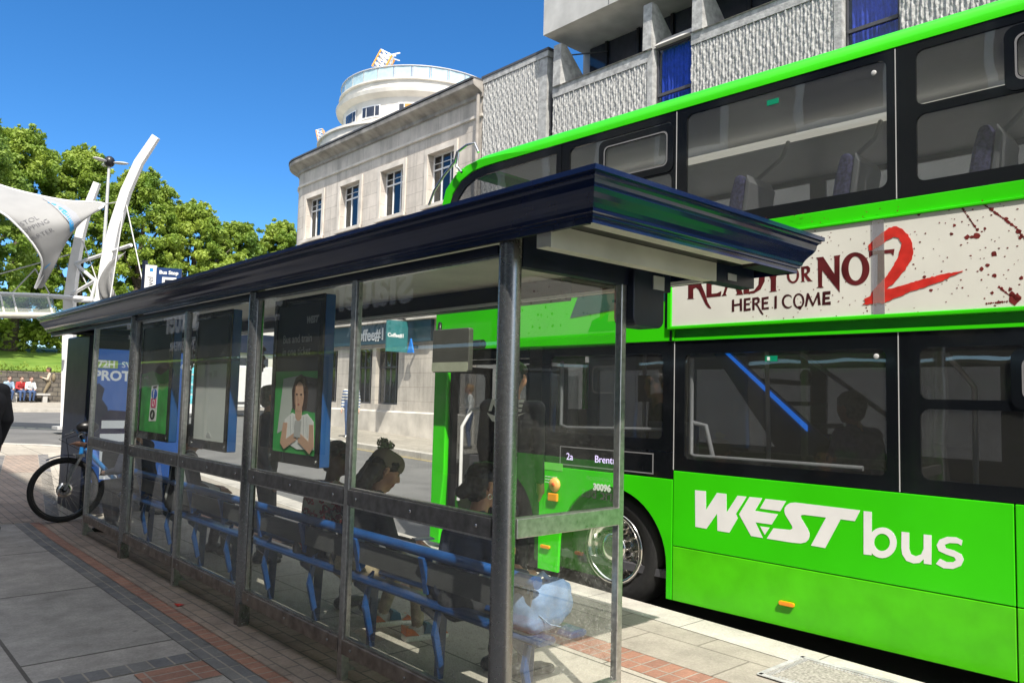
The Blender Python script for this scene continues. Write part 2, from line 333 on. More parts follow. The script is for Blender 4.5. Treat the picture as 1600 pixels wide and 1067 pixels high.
def dup(root, loc, rz=None, label=None):
    r = root.copy(); C.objects.link(r); r.location = loc
    if rz is not None: r.rotation_euler = (0, 0, rz)
    if label: r['label'] = label
    for ch in list(root.children):
        c = ch.copy(); C.objects.link(c); c.parent = r
        for g in list(ch.children): d = g.copy(); C.objects.link(d); d.parent = c
    return r
def rrect(a0, a1, b0, b1, r, k=4):
    pts = []; oc = []
    for cx, cy, t0, o in ((a1-r, b1-r, 0, (a1, b1)), (a0+r, b1-r, PI/2, (a0, b1)), (a0+r, b0+r, PI, (a0, b0)), (a1-r, b0+r, 1.5*PI, (a1, b0))):
        for i in range(k+1):
            t = t0+PI/2*i/k; pts.append((cx+r*math.cos(t), cy+r*math.sin(t)))
    return pts
def rcorn(a0, a1, b0, b1, k=4):
    out = []
    for o in ((a1, b1), (a0, b1), (a0, b0), (a1, b0)): out += [o]*(k+1)
    return out
def text_mesh(body, size, ext=.002, bold=0, space=1, align='LEFT', shear=0):
    cu = bpy.data.curves.new('t', 'FONT'); cu.body = body; cu.size = size; cu.extrude = ext; cu.offset = bold; cu.space_character = space
    cu.align_x = align; cu.shear = shear; cu.resolution_u = 3; cu.space_line = .95
    o = bpy.data.objects.new('t', cu); C.objects.link(o); dg = bpy.context.evaluated_depsgraph_get(); dg.update()
    me = bpy.data.meshes.new_from_object(o.evaluated_get(dg)); bpy.data.objects.remove(o); bpy.data.curves.remove(cu)
    return me
def text(name, body, size, org, ax, ay, mat, parent=None, local=False, **k):
    """lettering lying in the plane spanned by ax (reading direction) and ay (up)"""
    me = text_mesh(body, size, **k); ax = Vector(ax).normalized(); ay = Vector(ay).normalized(); az = ax.cross(ay)
    T = Matrix((ax, ay, az)).transposed().to_4x4(); T.translation = Vector(org); me.transform(T)
    me.materials.clear(); me.materials.append(mt[mat] if isinstance(mat, str) else mat)
    for p in me.polygons: p.material_index = 0
    o = bpy.data.objects.new(name, me); C.objects.link(o); put(o, parent, local); return o
def outline(name, loops, P, ext, mat, parent=None, local=False):
    """flat filled shapes with holes: loops are 2-D point lists, P maps (a, b, t) to space"""
    cu = bpy.data.curves.new('c', 'CURVE'); cu.dimensions = '2D'; cu.fill_mode = 'BOTH'; cu.extrude = .5
    for lp in loops:
        sp = cu.splines.new('POLY'); sp.points.add(len(lp)-1); sp.use_cyclic_u = True
        for p, q in zip(sp.points, lp): p.co = (q[0], q[1], 0, 1)
    o = bpy.data.objects.new('c', cu); C.objects.link(o); dg = bpy.context.evaluated_depsgraph_get(); dg.update()
    me = bpy.data.meshes.new_from_object(o.evaluated_get(dg)); bpy.data.objects.remove(o); bpy.data.curves.remove(cu)
    for v in me.vertices: v.co = P(v.co.x, v.co.y, (v.co.z+.5)*ext)
    me.materials.clear(); me.materials.append(mt[mat] if isinstance(mat, str) else mat)
    for p in me.polygons: p.material_index = 0
    bm = bmesh.new(); bm.from_mesh(me); bmesh.ops.recalc_face_normals(bm, faces=bm.faces); bm.to_mesh(me); bm.free()
    o = bpy.data.objects.new(name, me); C.objects.link(o); put(o, parent, local); return o
def ringpts(c, rx, ry, n=28, a0=0, a1=2*PI): return [(c[0]+rx*math.cos(a0+(a1-a0)*i/n), c[1]+ry*math.sin(a0+(a1-a0)*i/n)) for i in range(n)]

# ---------------------------------------------------------------- terrain
def TZ(y): return max(0, (min(y, 46)-9)*.022)
def sheet(name, poly, dz, mat, thick=0, kind='structure'):
    """ground sheet over an x,y outline that follows the gentle rise of the street"""
    bm = bmesh.new(); vs = [bm.verts.new((x, y, 0)) for x, y in poly]; bm.faces.new(vs)
    for yc in (9, 46):
        bmesh.ops.bisect_plane(bm, geom=bm.verts[:]+bm.edges[:]+bm.faces[:], plane_co=(0, yc, 0), plane_no=(0, 1, 0))
    if thick:
        r = bmesh.ops.extrude_face_region(bm, geom=bm.faces[:])
        bmesh.ops.translate(bm, verts=[g for g in r['geom'] if isinstance(g, bmesh.types.BMVert)], vec=(0, 0, -thick))
    bmesh.ops.triangulate(bm, faces=[f for f in bm.faces if len(f.verts) > 4])
    for v in bm.verts: v.co.z += dz+TZ(v.co.y)
    bmesh.ops.recalc_face_normals(bm, faces=bm.faces)
    me = bpy.data.meshes.new(name); bm.to_mesh(me); bm.free(); me.materials.append(mt[mat])
    o = bpy.data.objects.new(name, me); C.objects.link(o); o['kind'] = kind; return o

# ================================================================ the setting
sheet('ground', [(-400, -300), (500, -300), (500, 600), (-400, 600)], -.16, 'asphalt')
sheet('road', [(3, -14), (11.4, -14), (11.4, 20), (12.6, 26), (16, 31), (24, 36), (40, 38), (40, 44), (-60, 44), (-60, 20), (3, 20)], -.13, 'asphalt')
# near pavement with its kerb edge, rounded at the street corner
def kx(y): return 4.73+.05*y
cor = [(kx(15)-.0, 15), (5.3, 17.2), (4.9, 19), (4.2, 20.3), (3.0, 21.2), (1.2, 21.9), (-.6, 23), (-1.2, 25), (-1.3, 31), (-60, 31)]
pv = [(-60, -14), (kx(-14)-.3, -14)]+[(x-.3, y-.25 if i > 2 else y) for i, (x, y) in enumerate(cor)]
sheet('pavement', pv, 0, 'slab', .3)
kp = [(kx(-14), -14)]+cor
struct(MB().build('kerb', 'kerbs')) if 0 else None
def kerb(name, line, wd, top, mat='kerbs'):
    mb = MB(); n = len(line); L = [Vector((p[0], p[1], 0)) for p in line]
    inn = []
    for i in range(n):
        d = (L[min(i+1, n-1)]-L[max(i-1, 0)]).normalized(); inn.append(L[i]+Vector((-d.y, d.x, 0))*wd)
    for i in range(n-1):
        a, b, c, d = L[i], L[i+1], inn[i+1], inn[i]
        vs = []
        for z in (-.2, top):
            for p in (a, b, c, d): vs.append((p.x, p.y, TZ(p.y)+z))
        mb.add(vs, [(0, 1, 2, 3), (7, 6, 5, 4), (0, 4, 5, 1), (2, 6, 7, 3)]+([(3, 7, 4, 0)] if i == 0 else [])+([(1, 5, 6, 2)] if i == n-2 else []))
    return struct(mb.build(name, mat))
kp2 = [(kx(-14), -14), (kx(-5), -5), (kx(2), 2), (kx(9), 9)]+cor
kerb('kerb', kp2, .3, .004)
sheet('kerbside_paving', [(3.86, -13), (kx(-13)-.31, -13), (kx(9)-.31, 9), (kx(15)-.31, 15), (4.0, 15)], .004, 'slabk')
sheet('brick_band', [(3.58, -13), (3.855, -13), (3.995, 15), (3.72, 15)], .004, 'brickr')
sheet('bench_side_paving', [(2.505, -13), (3.575, -13), (3.715, 15), (2.505, 15)], .004, 'slab')
sheet('buff_brick_strip', [(2.045, -13), (2.5, -13), (2.5, 10.2), (2.045, 10.2)], .004, 'brickp')
sheet('red_brick_line', [(1.945, -13), (2.04, -13), (2.04, 10.2), (1.945, 10.2)], .004, 'brickr')
sheet('setts_line', [(1.80, -13), (1.94, -13), (1.94, 10.2), (1.80, 10.2)], .004, 'setts')
sheet('shopside_paving', [(-2.2, -13), (1.795, -13), (1.795, 10.2), (-2.2, 10.2)], .004, 'slabn')
# patched repairs in the near slabs
pm = MB()
sheet('dark_patch', [(1.0, 4.62), (1.79, 4.62), (1.79, 4.78), (1.0, 4.78)], .008, 'setts')
sheet('red_patch', [(1.42, 4.3), (1.79, 4.3), (1.79, 4.6), (1.42, 4.6)], .008, 'brickr')
# brick path that crosses the pavement towards the corner
sheet('crossing_bricks', [(1.55, 10.25), (2.12, 10.25), (3.5, 18), (2.95, 18)], .004, 'brickp')
sheet('crossing_edge', [(1.4, 10.25), (1.545, 10.25), (2.945, 18), (2.75, 18)], .004, 'setts')
sheet('crossing_edge_strip', [(2.125, 10.25), (2.26, 10.25), (3.68, 18), (3.505, 18)], .004, 'setts')
# the far pavements
far = [(11.4, -14), (40, -14), (40, 36), (24, 36), (16, 31), (12.6, 26), (11.4, 20)]
sheet('far_pavement', far, .0, 'slabk', .3)
kerb('far_kerb', [(24, 36), (16, 31), (12.6, 26), (11.4, 20), (11.4, 5), (11.4, -14)], -.25, .012)
sheet('square_paving', [(-60, 35.5), (60, 39), (60, 50), (-60, 50)], .0, 'slabk', .3)
kerb('square_kerb', [(60, 38.9), (-60, 35.4)], -.3, .012)
sheet('kerb_line_marking', [(11.12, -14), (11.24, -14), (11.24, 20), (12.4, 26), (12.28, 26), (11.12, 20)], -.126, 'paint_y')
# iron cover let into the kerbside paving
mb = MB(); mb.box(4.17, 4.66, 1.5, 2.46, .004, .012)
struct(mb.build('drain_cover_recess', M('worn_cover_infill', (.3, .28, .25), .9, var=.4, scale=60, bump=.6)))
g = thing('drain_cover', 'grey metal chamber cover let into the pale slabs beside the bus', 'drain cover', (4.4, 2, .01))
fm = MB()
for a in ((4.16, 4.67, 2.44, 2.47), (4.16, 4.67, 1.49, 1.52), (4.15, 4.19, 1.5, 2.46), (4.64, 4.68, 1.5, 2.46)): fm.box(a[0], a[1], a[2], a[3], .012, .016)
for i in range(22):
    fm.box(4.2+.021*i, 4.21+.021*i, 2.4, 2.43, .012, .0155)
for i in range(40):
    fm.box(4.2, 4.225, 1.53+.021*i, 1.54+.021*i, .012, .0155); fm.box(4.605, 4.63, 1.53+.021*i, 1.54+.021*i, .012, .0155)
fm.build('frame', 'conc', g)

# grass bank, hedge and retaining wall of the far square
gb = MB()
for y0, y1, z0, z1 in ((45.4, 62, 2.35, 4.3), (62, 140, 4.3, 7)):
    gb.add([(-70, y0, z0), (70, y0, z0), (70, y1, z1), (-70, y1, z1)], [(0, 1, 2, 3)])
gb.add([(-70, 140, 7), (70, 140, 7), (300, 600, 8), (-300, 600, 8)], [(0, 1, 2, 3)])
struct(gb.build('grass_bank', 'grass'))
rw = MB(); rw.box(-60, 60, 45.0, 45.45, .6, 2.3)
tag(rw.build('retaining_wall', 'rubble'), 'low dark rubble stone wall holding back the grass bank behind the road', 'wall')
def leafcloud(blobs, n, size, seed, flat=.5):
    """many small leaf faces spread over uneven clumps"""
    rg = np.random.default_rng(seed); bl = np.array(blobs); wts = bl[:, 3]**2; wts /= wts.sum()
    k = rg.choice(len(bl), n, p=wts); d = rg.normal(size=(n, 3)); d /= np.linalg.norm(d, axis=1)[:, None]
    rad = bl[k, 3]*(.35+.95*rg.random(n)**.7); sq = np.array([1, 1, .8])
    c = bl[k, :3]+d*rad[:, None]*sq
    nv = d+rg.normal(size=(n, 3))*.7; nv /= np.linalg.norm(nv, axis=1)[:, None]
    t = np.cross(nv, rg.normal(size=(n, 3))); t /= np.linalg.norm(t, axis=1)[:, None]; b = np.cross(nv, t)
    s = size*(.6+.8*rg.random(n))[:, None]
    v = np.stack([c-t*s, c-b*s*flat, c+t*s, c+b*s*flat], 1).reshape(-1, 3)
    return v, np.arange(4*n).reshape(-1, 4)
def leafobj(name, blobs, n, size, seed, mat, parent=None, flat=.55):
    v, f = leafcloud(blobs, n, size, seed, flat); me = bpy.data.meshes.new(name); me.from_pydata(v.tolist(), [], f.tolist()); me.materials.append(mt[mat])
    o = bpy.data.objects.new(name, me); C.objects.link(o); put(o, parent); return o
trees = [  # px, top y, half width px, depth, label
 (-40, 190, 95, 44, 'broad leafy tree at the far left edge behind the sail canopy', 'leaf2'),
 (38, 208, 82, 50, 'tall tree with the highest crown, left of the street lamp', 'leaf1'),
 (135, 240, 74, 53, 'leafy tree directly behind the bright curved mast', 'leaf1'),
 (225, 272, 74, 55, 'rounded tree just right of the tall curved mast', 'leaf1'),
 (305, 322, 66, 57, 'leafy tree above the bus stop flag', 'leaf1'),
 (375, 352, 58, 60, 'lower tree between the bus stop flag and the stone building', 'leaf2'),
 (440, 350, 52, 62, 'light tree peeking out beside the left corner of the stone building', 'leaf1'),
 (520, 420, 60, 64, 'tree hidden behind the stone building', 'leaf2')]
for i, (px, ty, hw, dp, lab, lm) in enumerate(trees):
    r2 = random.Random(100+i); top = onD(px, ty, dp); W = hw/FPX*dp; zb = 3.4+max(0, top.y-45)*.06
    cx, cyy = top.x, top.y; H = top.z
    t = thing('tree', lab, 'tree', (cx, cyy, zb), group='trees on the grass bank')
    tm = MB(); zc = zb+(H-zb)*.35
    tm.tube([(cx, cyy, zb-.6), (cx+.1, cyy, zb+1.2), (cx, cyy+.1, zc), (cx+.2, cyy, zb+(H-zb)*.75)], [.5, .38, .3, .1], 10)
    for k in range(7):
        a = r2.random()*2*PI; L = W*(.5+.4*r2.random()); z0 = zb+(H-zb)*(.2+.4*r2.random())
        tm.tube([(cx, cyy, z0), (cx+L*.5*math.cos(a), cyy+L*.5*math.sin(a), z0+1.2), (cx+L*math.cos(a), cyy+L*math.sin(a), z0+2.6)], [.17, .11, .04], 6)
    tm.build('trunk', 'bark', t)
    bl = []
    for k in range(330):
        h = r2.random()**.8; env = math.sin(PI*min(1, .16+h*.8))**.7
        a = r2.random()*2*PI; rr = W*env*(.25+.75*math.sqrt(r2.random()))
        br = W*(.05+.1*r2.random()); rnd2 = r2
        bl.append((cx+rr*math.cos(a), cyy+rr*math.sin(a), min(zb+.8+(H-zb-.8)*h, H-br*.75), br))
        if k % 2 == 0:
            q = rnd2.uniform(0, 2*PI); bl.append((cx+rr*1.15*math.cos(q), cyy+rr*1.15*math.sin(q), zb+.5+(H-zb-.3)*min(1, h*1.02), br*.45))
    leafobj('crown', bl, 60000, .045+.0011*dp, 50+i, lm, t)
hb = []
r2 = random.Random(5)
for k in range(150):
    hb.append((-34+k*.32, 57+r2.random()*3, 4.3+r2.random()*1.4, .6+.6*r2.random()))
tag(leafobj('hedge', hb, 22000, .16, 77, 'leaf1'), 'long bright green hedge growing along the top of the grass bank', 'hedge')
vb = [(-20+k*.5, 45.2+r2.random()*.3, 2.35+r2.random()*.15, .22+.14*r2.random()) for k in range(80)]
tag(leafobj('trailing_plant', vb, 5000, .07, 78, 'leaf2'), 'green plants trailing over the top edge of the dark rubble wall', 'plant')

# ---------------------------------------------------------------- curved stone building with rotunda
FX = 14.6
def wall_grid(mb, ys, zs, holes, x0, x1, mi=0):
    """masonry slab with openings, cut into butted blocks; holes are (y0,y1,z0,z1)"""
    Ys = sorted(set(ys+[h[0] for h in holes]+[h[1] for h in holes])); Zs = sorted(set(zs+[h[2] for h in holes]+[h[3] for h in holes]))
    def solid(a, b, c, d):
        m, n = (a+b)/2, (c+d)/2
        return not any(h[0] < m < h[1] and h[2] < n < h[3] for h in holes)
    idx = {}; 
    def V(x, y, z):
        k = (x, y, z)
        if k not in idx: idx[k] = len(mb.v); mb.v.append(k)
        return idx[k]
    def F(*q): mb.f.append([V(*p) for p in q]); mb.m.append(mi); mb.sm.append(False)
    for i in range(len(Ys)-1):
        for j in range(len(Zs)-1):
            a, b, c, d = Ys[i], Ys[i+1], Zs[j], Zs[j+1]
            if not solid(a, b, c, d): continue
            F((x0, a, c), (x0, b, c), (x0, b, d), (x0, a, d)); F((x1, a, c), (x1, b, c), (x1, b, d), (x1, a, d))
            def open_(i2, j2):
                if not (0 <= i2 < len(Ys)-1 and 0 <= j2 < len(Zs)-1): return True
                return not solid(Ys[i2], Ys[i2+1], Zs[j2], Zs[j2+1])
            if open_(i-1, j): F((x0, a, c), (x1, a, c), (x1, a, d), (x0, a, d))
            if open_(i+1, j): F((x0, b, c), (x1, b, c), (x1, b, d), (x0, b, d))
            if open_(i, j-1): F((x0, a, c), (x0, b, c), (x1, b, c), (x1, a, c))
            if open_(i, j+1): F((x0, a, d), (x0, b, d), (x1, b, d), (x1, a, d))
sb = thing('stone_building', 'pale stone corner building with a rounded end and a drum tower on its roof', 'building', (18, 24, .3))
wins2 = [(19.2, 20.62), (22.03, 23.45), (24.86, 26.28), (27.7, 29.0)]
shopw = [(21.95, 23.35), (23.6, 25.0), (26.0, 27.6)]
holes = [(a, b, 7.75, 9.42) for a, b in wins2]+[(a, b, 4.9, 6.6) for a, b in wins2]+[(a, b, 1.25, 3.18) for a, b in shopw]+[(18.6, 19.7, .3, 3.1)]
wm = MB(); wall_grid(wm, [17.9, 29.4], [0, 11.0], holes, FX, FX+.45)
# rounded far end
R = 1.7; wm.lathe([(R, 0), (R, 11.0)], (FX+R, 29.4, 0), 'z', 14, PI, PI/2, smooth=True)
wm.box(FX+R, 30, 30.6, 31.1, 0, 11)
wm.build('wall', 'stone', sb)
bk = MB(); bk.box(FX+1.5, 30, 17.95, 30.5, 0, 10.9); bk.build('core', 'greyd', sb)
cm = MB()
prof = [(0, 10.6), (.06, 10.62), (.08, 10.72), (.2, 10.8), (.36, 10.86), (.42, 10.9), (.44, 11.02), (.4, 11.06), (-.3, 11.08)]
def facade_run(mb, prof, mi=0):
    """a moulding swept along the straight front and round the far corner"""
    path = [((FX, 17.85), (-1, 0)), ((FX, 29.4), (-1, 0))]
    for i in range(1, 13):
        a = PI-PI/2*i/12; path.append(((FX+R+R*math.cos(a), 29.4+R*math.sin(a)), (math.cos(a), math.sin(a))))
    path.append(((30, 29.4+R), (0, 1)))
    vs = []; fs = []; p = len(prof)
    for (x, y), (nx, ny) in path:
        for o, z in prof: vs.append((x+nx*o, y+ny*o, z))
    for i in range(len(path)-1):
        for j in range(p-1): fs.append((i*p+j, (i+1)*p+j, (i+1)*p+j+1, i*p+j+1))
    fs.append(tuple(range(p)))
    mb.add(vs, fs, mi)
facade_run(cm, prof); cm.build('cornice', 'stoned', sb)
bm_ = MB(); facade_run(bm_, [(.003, 10.0), (.06, 10.02), (.06, 10.1), (.003, 10.12)]); facade_run(bm_, [(.003, 4.42), (.3, 4.45), (.32, 4.6), (.003, 4.66)]); facade_run(bm_, [(.003, .15), (.1, .15), (.1, 1.0), (.003, 1.05)])
bm_.build('moulding', 'stonep', sb)
rf = MB(); facade_run(rf, [(-.25, 11.08), (.46, 11.06), (.46, 11.12), (-.25, 11.16)]); rf.box(FX+.2, 30, 17.9, 30.7, 10.95, 11.07); rf.build('roof_edge', 'lead', sb)
for k, (a, b) in enumerate(wins2+wins2):
    z0, z1 = (7.75, 9.42) if k < 4 else (4.9, 6.6)
    f = MB(); f.ring([(a-.16, z0-.02), (b+.16, z0-.02), (b+.16, z1+.18), (a-.16, z1+.18)], [(a, z0), (b, z0), (b, z1), (a, z1)], 'x', FX-.05, FX-.003)
    f.box(FX-.13, FX-.055, a-.22, b+.22, z0-.14, z0-.025)
    wo = f.build('window', 'stonep', sb)
    fr = MB(); x0, x1 = FX+.2, FX+.27; fw = .055
    fr.ring([(a, z0), (b, z0), (b, z1), (a, z1)], [(a+fw, z0+fw), (b-fw, z0+fw), (b-fw, z1-fw), (a+fw, z1-fw)], 'x', x0, x1)
    zt = z0+(z1-z0)*.7; w3 = (b-a)/3
    fr.box(x0+.003, x1-.003, a+fw, b-fw, zt-.025, zt+.025)
    for q in (1, 2): fr.box(x0+.006, x1-.006, a+w3*q-.025, a+w3*q+.025, z0+fw, z1-fw)
    for q in (0, 1, 2): fr.box(x0+.01, x1-.01, a+w3*q+.03, a+w3*(q+1)-.03, zt+.2, zt+.22)
    fr.build('frame', 'white', wo)
    gl = MB(); gl.box(x0+.03, x0+.04, a+fw, b-fw, z0+fw, z1-fw); gl.build('pane', 'winglass', wo)
for a, b in shopw:
    f = MB(); z0, z1 = 1.25, 3.18; x0, x1 = FX+.15, FX+.22
    f.ring([(a, z0), (b, z0), (b, z1), (a, z1)], [(a+.05, z0+.05), (b-.05, z0+.05), (b-.05, z1-.05), (a+.05, z1-.05)], 'x', x0, x1)
    for q in range(1, 4): f.box(x0+.003, x1-.003, a+(b-a)*q/4-.02, a+(b-a)*q/4+.02, z0+.05, z1-.05)
    f.box(x0+.006, x1-.006, a+.05, b-.05, 2.5, 2.54)
    wo = f.build('shop_window', 'greyd', sb)
    gl = MB(); gl.box(x0+.03, x0+.04, a+.05, b-.05, z0+.05, z1-.05); gl.build('pane', 'winglass', wo)
    bl = MB(); bl.box(x0+.25, x0+.28, a+.1, a+(b-a)*.45, 1.5, 2.6); bl.box(x0+.25, x0+.28, a+(b-a)*.6, b-.1, 1.4, 2.4); bl.build('blue_display', M('shop_display_blue', (.02, .1, .45), .6), wo)
fm = MB(); fm.box(FX-.14, FX-.003, 20.0, 29.0, 3.3, 4.0); fa = fm.build('shop_fascia', 'shopteal', sb)
lm_ = MB(); lm_.box(FX-.34, FX-.003, 18.0, 29.3, 4.003, 4.2); lm_.build('ledge', 'stonep', sb)
text('lettering', 'Coffee#1', .56, (FX-.145, 24.75, 3.45), (0, -1, 0), (0, 0, 1), 'white', fa, ext=.01, bold=.012)
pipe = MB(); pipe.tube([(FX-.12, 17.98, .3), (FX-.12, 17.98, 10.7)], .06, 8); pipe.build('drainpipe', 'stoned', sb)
dr = MB(); dr.box(FX+.2, FX+.25, 18.6, 19.7, .2, 3.1); dr.build('door', 'greyd', sb)
# rotunda drums on the roof
tw = onD(655, 300, 36); TX, TY = tw.x, tw.y
def zt_(y, dep): return onD(655, y, dep).z
ro = MB()
zA, zB, zC, zD = zt_(196, 32.2), zt_(141, 32.6), zt_(122, 32.6), zt_(103, 32.6)
R1, R2 = 4.55, 3.55
ro.lathe([(R1, 10.9-TZ(0)), (R1, zA-.12), (R1+.1, zA-.1), (R1+.1, zA), (R2, zA+.02)], (TX, TY, 0), n=56, smooth=False)
ro.lathe([(R2, zA), (R2, zB-.25), (R2+.3, zB-.1), (R2+.34, zB+.05), (R2+.12, zB+.12), (R2+.12, zC-.08), (R2+.22, zC-.06), (R2+.22, zC), (0, zC+.01)], (TX, TY, 0), n=56, smooth=False)
ro.build('drum_tower', 'render', sb)
bal = MB()
for i in range(30):
    a0, a1 = 2*PI*i/30+.012, 2*PI*(i+1)/30-.012; q = R2+.12
    p = [(TX+q*math.cos(a), TY+q*math.sin(a)) for a in (a0, a1)]
    p2 = [(TX+(q-.03)*math.cos(a), TY+(q-.03)*math.sin(a)) for a in (a0, a1)]
    vs = [(x, y, z) for z in (zC+.05, zD) for x, y in (p[0], p[1], p2[1], p2[0])]
    bal.add(vs, [(0, 1, 2, 3), (4, 5, 6, 7), (0, 1, 5, 4), (2, 3, 7, 6), (1, 2, 6, 5), (3, 0, 4, 7)])
b = bal.build('glass_balustrade', M('frosted_glass', (.42, .56, .6), .25, var=.1, coat=.5), sb)
hr = MB(); hr.tube([(TX+(R2+.13)*math.cos(2*PI*i/60), TY+(R2+.13)*math.sin(2*PI*i/60), zD+.03) for i in range(60)], .03, 6, closed=True)
for i in range(30):
    a = 2*PI*i/30; hr.box(TX+(R2+.1)*math.cos(a)-.02, TX+(R2+.1)*math.cos(a)+.02, TY+(R2+.1)*math.sin(a)-.02, TY+(R2+.1)*math.sin(a)+.02, zC, zD+.02)
hr.build('handrail', 'lightgrey', sb)
va = math.atan2(-TY, -TX)      # towards the street
for k, px in enumerate((545, 578, 637, 700)):
    off = max(-.97, min(.97, (px-655)/FPX*34/R2)); a = va+math.asin(off)
    z0, z1 = zt_(180, 32.6), zt_(160, 32.6); hw = .5/R2*1.0
    f = MB(); f.lathe([(R2-.02, z0), (R2+.03, z0), (R2+.03, z1), (R2-.02, z1), (R2-.02, z0)], (TX, TY, 0), n=6, a0=a-hw, a1=a+hw, smooth=False)
    wo = f.build('tower_window', 'white', sb)
    g2 = MB()
    for q0, q1 in ((-.9, -.5), (-.42, .42), (.5, .9)):
        g2.lathe([(R2+.035, z0+.06), (R2+.045, z0+.06), (R2+.045, z1-.06), (R2+.035, z1-.06)], (TX, TY, 0), n=4, a0=a+hw*q0, a1=a+hw*q1, smooth=False)
    g2.build('pane', 'dkwin', wo)
    if k == 2:
        g3 = MB(); g3.lathe([(R2+.05, z0+.07), (R2+.055, z0+.07), (R2+.055, z1-.07), (R2+.05, z1-.07)], (TX, TY, 0), n=4, a0=a-hw*.4, a1=a+hw*.4, smooth=False)
        g3.build('rusty_board', M('rust_stain', (.4, .2, .05), .8, var=.8, scale=3), wo)['label'] = 'boarded pane with an orange rust stain'
# lattice masts seen past the roof
def lattice(name, lab, pts, wd, n):
    t = thing(name, lab, 'mast', tuple(pts[0]), group=None); A, B_ = Vector(pts[0]), Vector(pts[1]); ax = (B_-A).normalized(); u = ax.orthogonal().normalized()*wd; v = ax.cross(u)
    a = MB(); b = MB()
    for q in (u+v, u-v, -u-v, -u+v): a.tube([A+q, B_+q], wd*.16, 5)
    for i in range(n):
        p, q = A.lerp(B_, i/n), A.lerp(B_, (i+1)/n)
        for s1, s2 in ((u+v, u-v), (u-v, -u-v), (-u-v, -u+v), (-u+v, u+v)): b.tube([p+s1, q+s2], wd*.1, 4); b.tube([q+s1, q+s2], wd*.1, 4)
    a.build('chord', M(name+'_orange', (.8, .35, .06), .5), t); b.build('bracing', 'white', t)
    return t
t = lattice('lattice_hoist', 'small orange and white lattice hoist rising above the glass balustrade of the drum tower', (onD(592, 112, 38), onD(606, 86, 38)), .3, 4)
hd = MB(); p0 = onD(604, 88, 38)
for k in range(9): 
    a = k*.7; hd.tube([p0, p0+Vector((.5*math.cos(a)+.25, .3*math.sin(a), .35*math.sin(a*1.3)))], .035, 5)
hd.build('head', 'white', t)
lattice('lattice_boom', 'slim orange lattice boom left of the drum tower, beyond the roof edge', (onD(506, 235, 38), onD(500, 204, 38)), .16, 5)

# ---------------------------------------------------------------- ribbed concrete office building
cb = thing('concrete_building', 'grey office block with ribbed concrete panels, blue curtained windows and an overhanging top storey', 'building', (18, 8, 0))
def ribbed(name, y0, y1, z0, z1, xf, seed):
    ny = int((y1-y0)/.022); nz = int((z1-z0)/.07); rg = np.random.default_rng(seed)
    yy = np.linspace(y0, y1, ny); zz = np.linspace(z0, z1, nz); pitch = .083
    ph = np.cumsum(rg.normal(size=nz)*.28); ph = ph*.4
    D = np.zeros((ny, nz))
    for j in range(nz):
        cell = np.floor((yy+.006*math.sin(j*.9))/pitch+.12*np.sin(zz[j]*7)+ph[j]*.12)
        f = (yy/pitch+.1*np.sin(zz[j]*9+np.sin(cell*1.7)*3)+ph[j]*.12) % 1
        D[:, j] = np.clip(1-np.abs(f-.5)*2.6, 0, 1)*(.55+.45*np.sin(cell*12.9+j*1.3)*np.sin(cell*3.1+j*.7))
    D = D*.055+rg.random((ny, nz))*.006
    vs = [(xf-D[i, j], yy[i], zz[j]) for i in range(ny) for j in range(nz)]
    fs = [(i*nz+j, i*nz+j+1, (i+1)*nz+j+1, (i+1)*nz+j) for i in range(ny-1) for j in range(nz-1)]
    mb = MB(); mb.add(vs, fs); mb.box(xf+.003, xf+.5, y0, y1, z0, z1); return mb.build('ribbed_panel', 'ribs', cb)
ribbed('A', 15.42, 17.84, 7.2, 10.98, FX-.02, 1)
ribbed('B', 11.6, 14.84, 7.2, 9.72, FX-.02, 2)
ribbed('C', 6.98, 10.34, 7.2, 9.72, FX-.02, 3)
ribbed('D', 2.4, 5.74, 7.2, 9.72, FX-.02, 4)
pc = MB()
pc.box(FX-.03, FX+.5, 15.1, 15.415, 7.2, 10.98)             # smooth edge of the first panel
pc.box(FX-.06, FX+.6, 15.05, 17.88, 10.985, 11.15)            # coping
for a, b in ((11.6, 14.84), (6.98, 10.34), (2.4, 5.74)):
    pc.box(FX-.06, FX+.5, a, b, 9.725, 10.0)                 # smooth band
    pc.prism([(FX-.1, 10.003), (FX+1.0, 10.22), (FX+1.0, 10.003)], 'y', a+.0, b-.35)  # sloped sill
    pc.prism([(FX-.12, 10.003), (FX+.02, 10.003), (FX+.9, 10.4), (FX+.1, 11.15), (FX-.1, 11.15)], 'y', b-.34, b-.06)   # fin
    pc.box(FX-.06, FX+.5, a-.16, a-.003, 7.2, 10.0)
    pc.prism([(FX-.12, 10.003), (FX+.02, 10.003), (FX+.9, 10.4), (FX+.1, 11.15), (FX-.1, 11.15)], 'y', a-.16, a+.1)
pc.build('concrete_trim', 'conc', cb)
lm_ = MB(); lm_.box(FX-.08, FX+.65, 15.02, 17.9, 11.153, 11.22); lm_.build('coping_cap', 'lead', cb)
wl = MB(); wl.box(FX+.55, FX+9, -8, 17.84, 0, 9.7); wl.box(FX+1.3, FX+9, -8, 15.0, 9.7, 12.6); wl.box(FX-.0, FX+.5, -8, 17.84, 0, 7.19); wl.build('wall', 'conc2', cb)
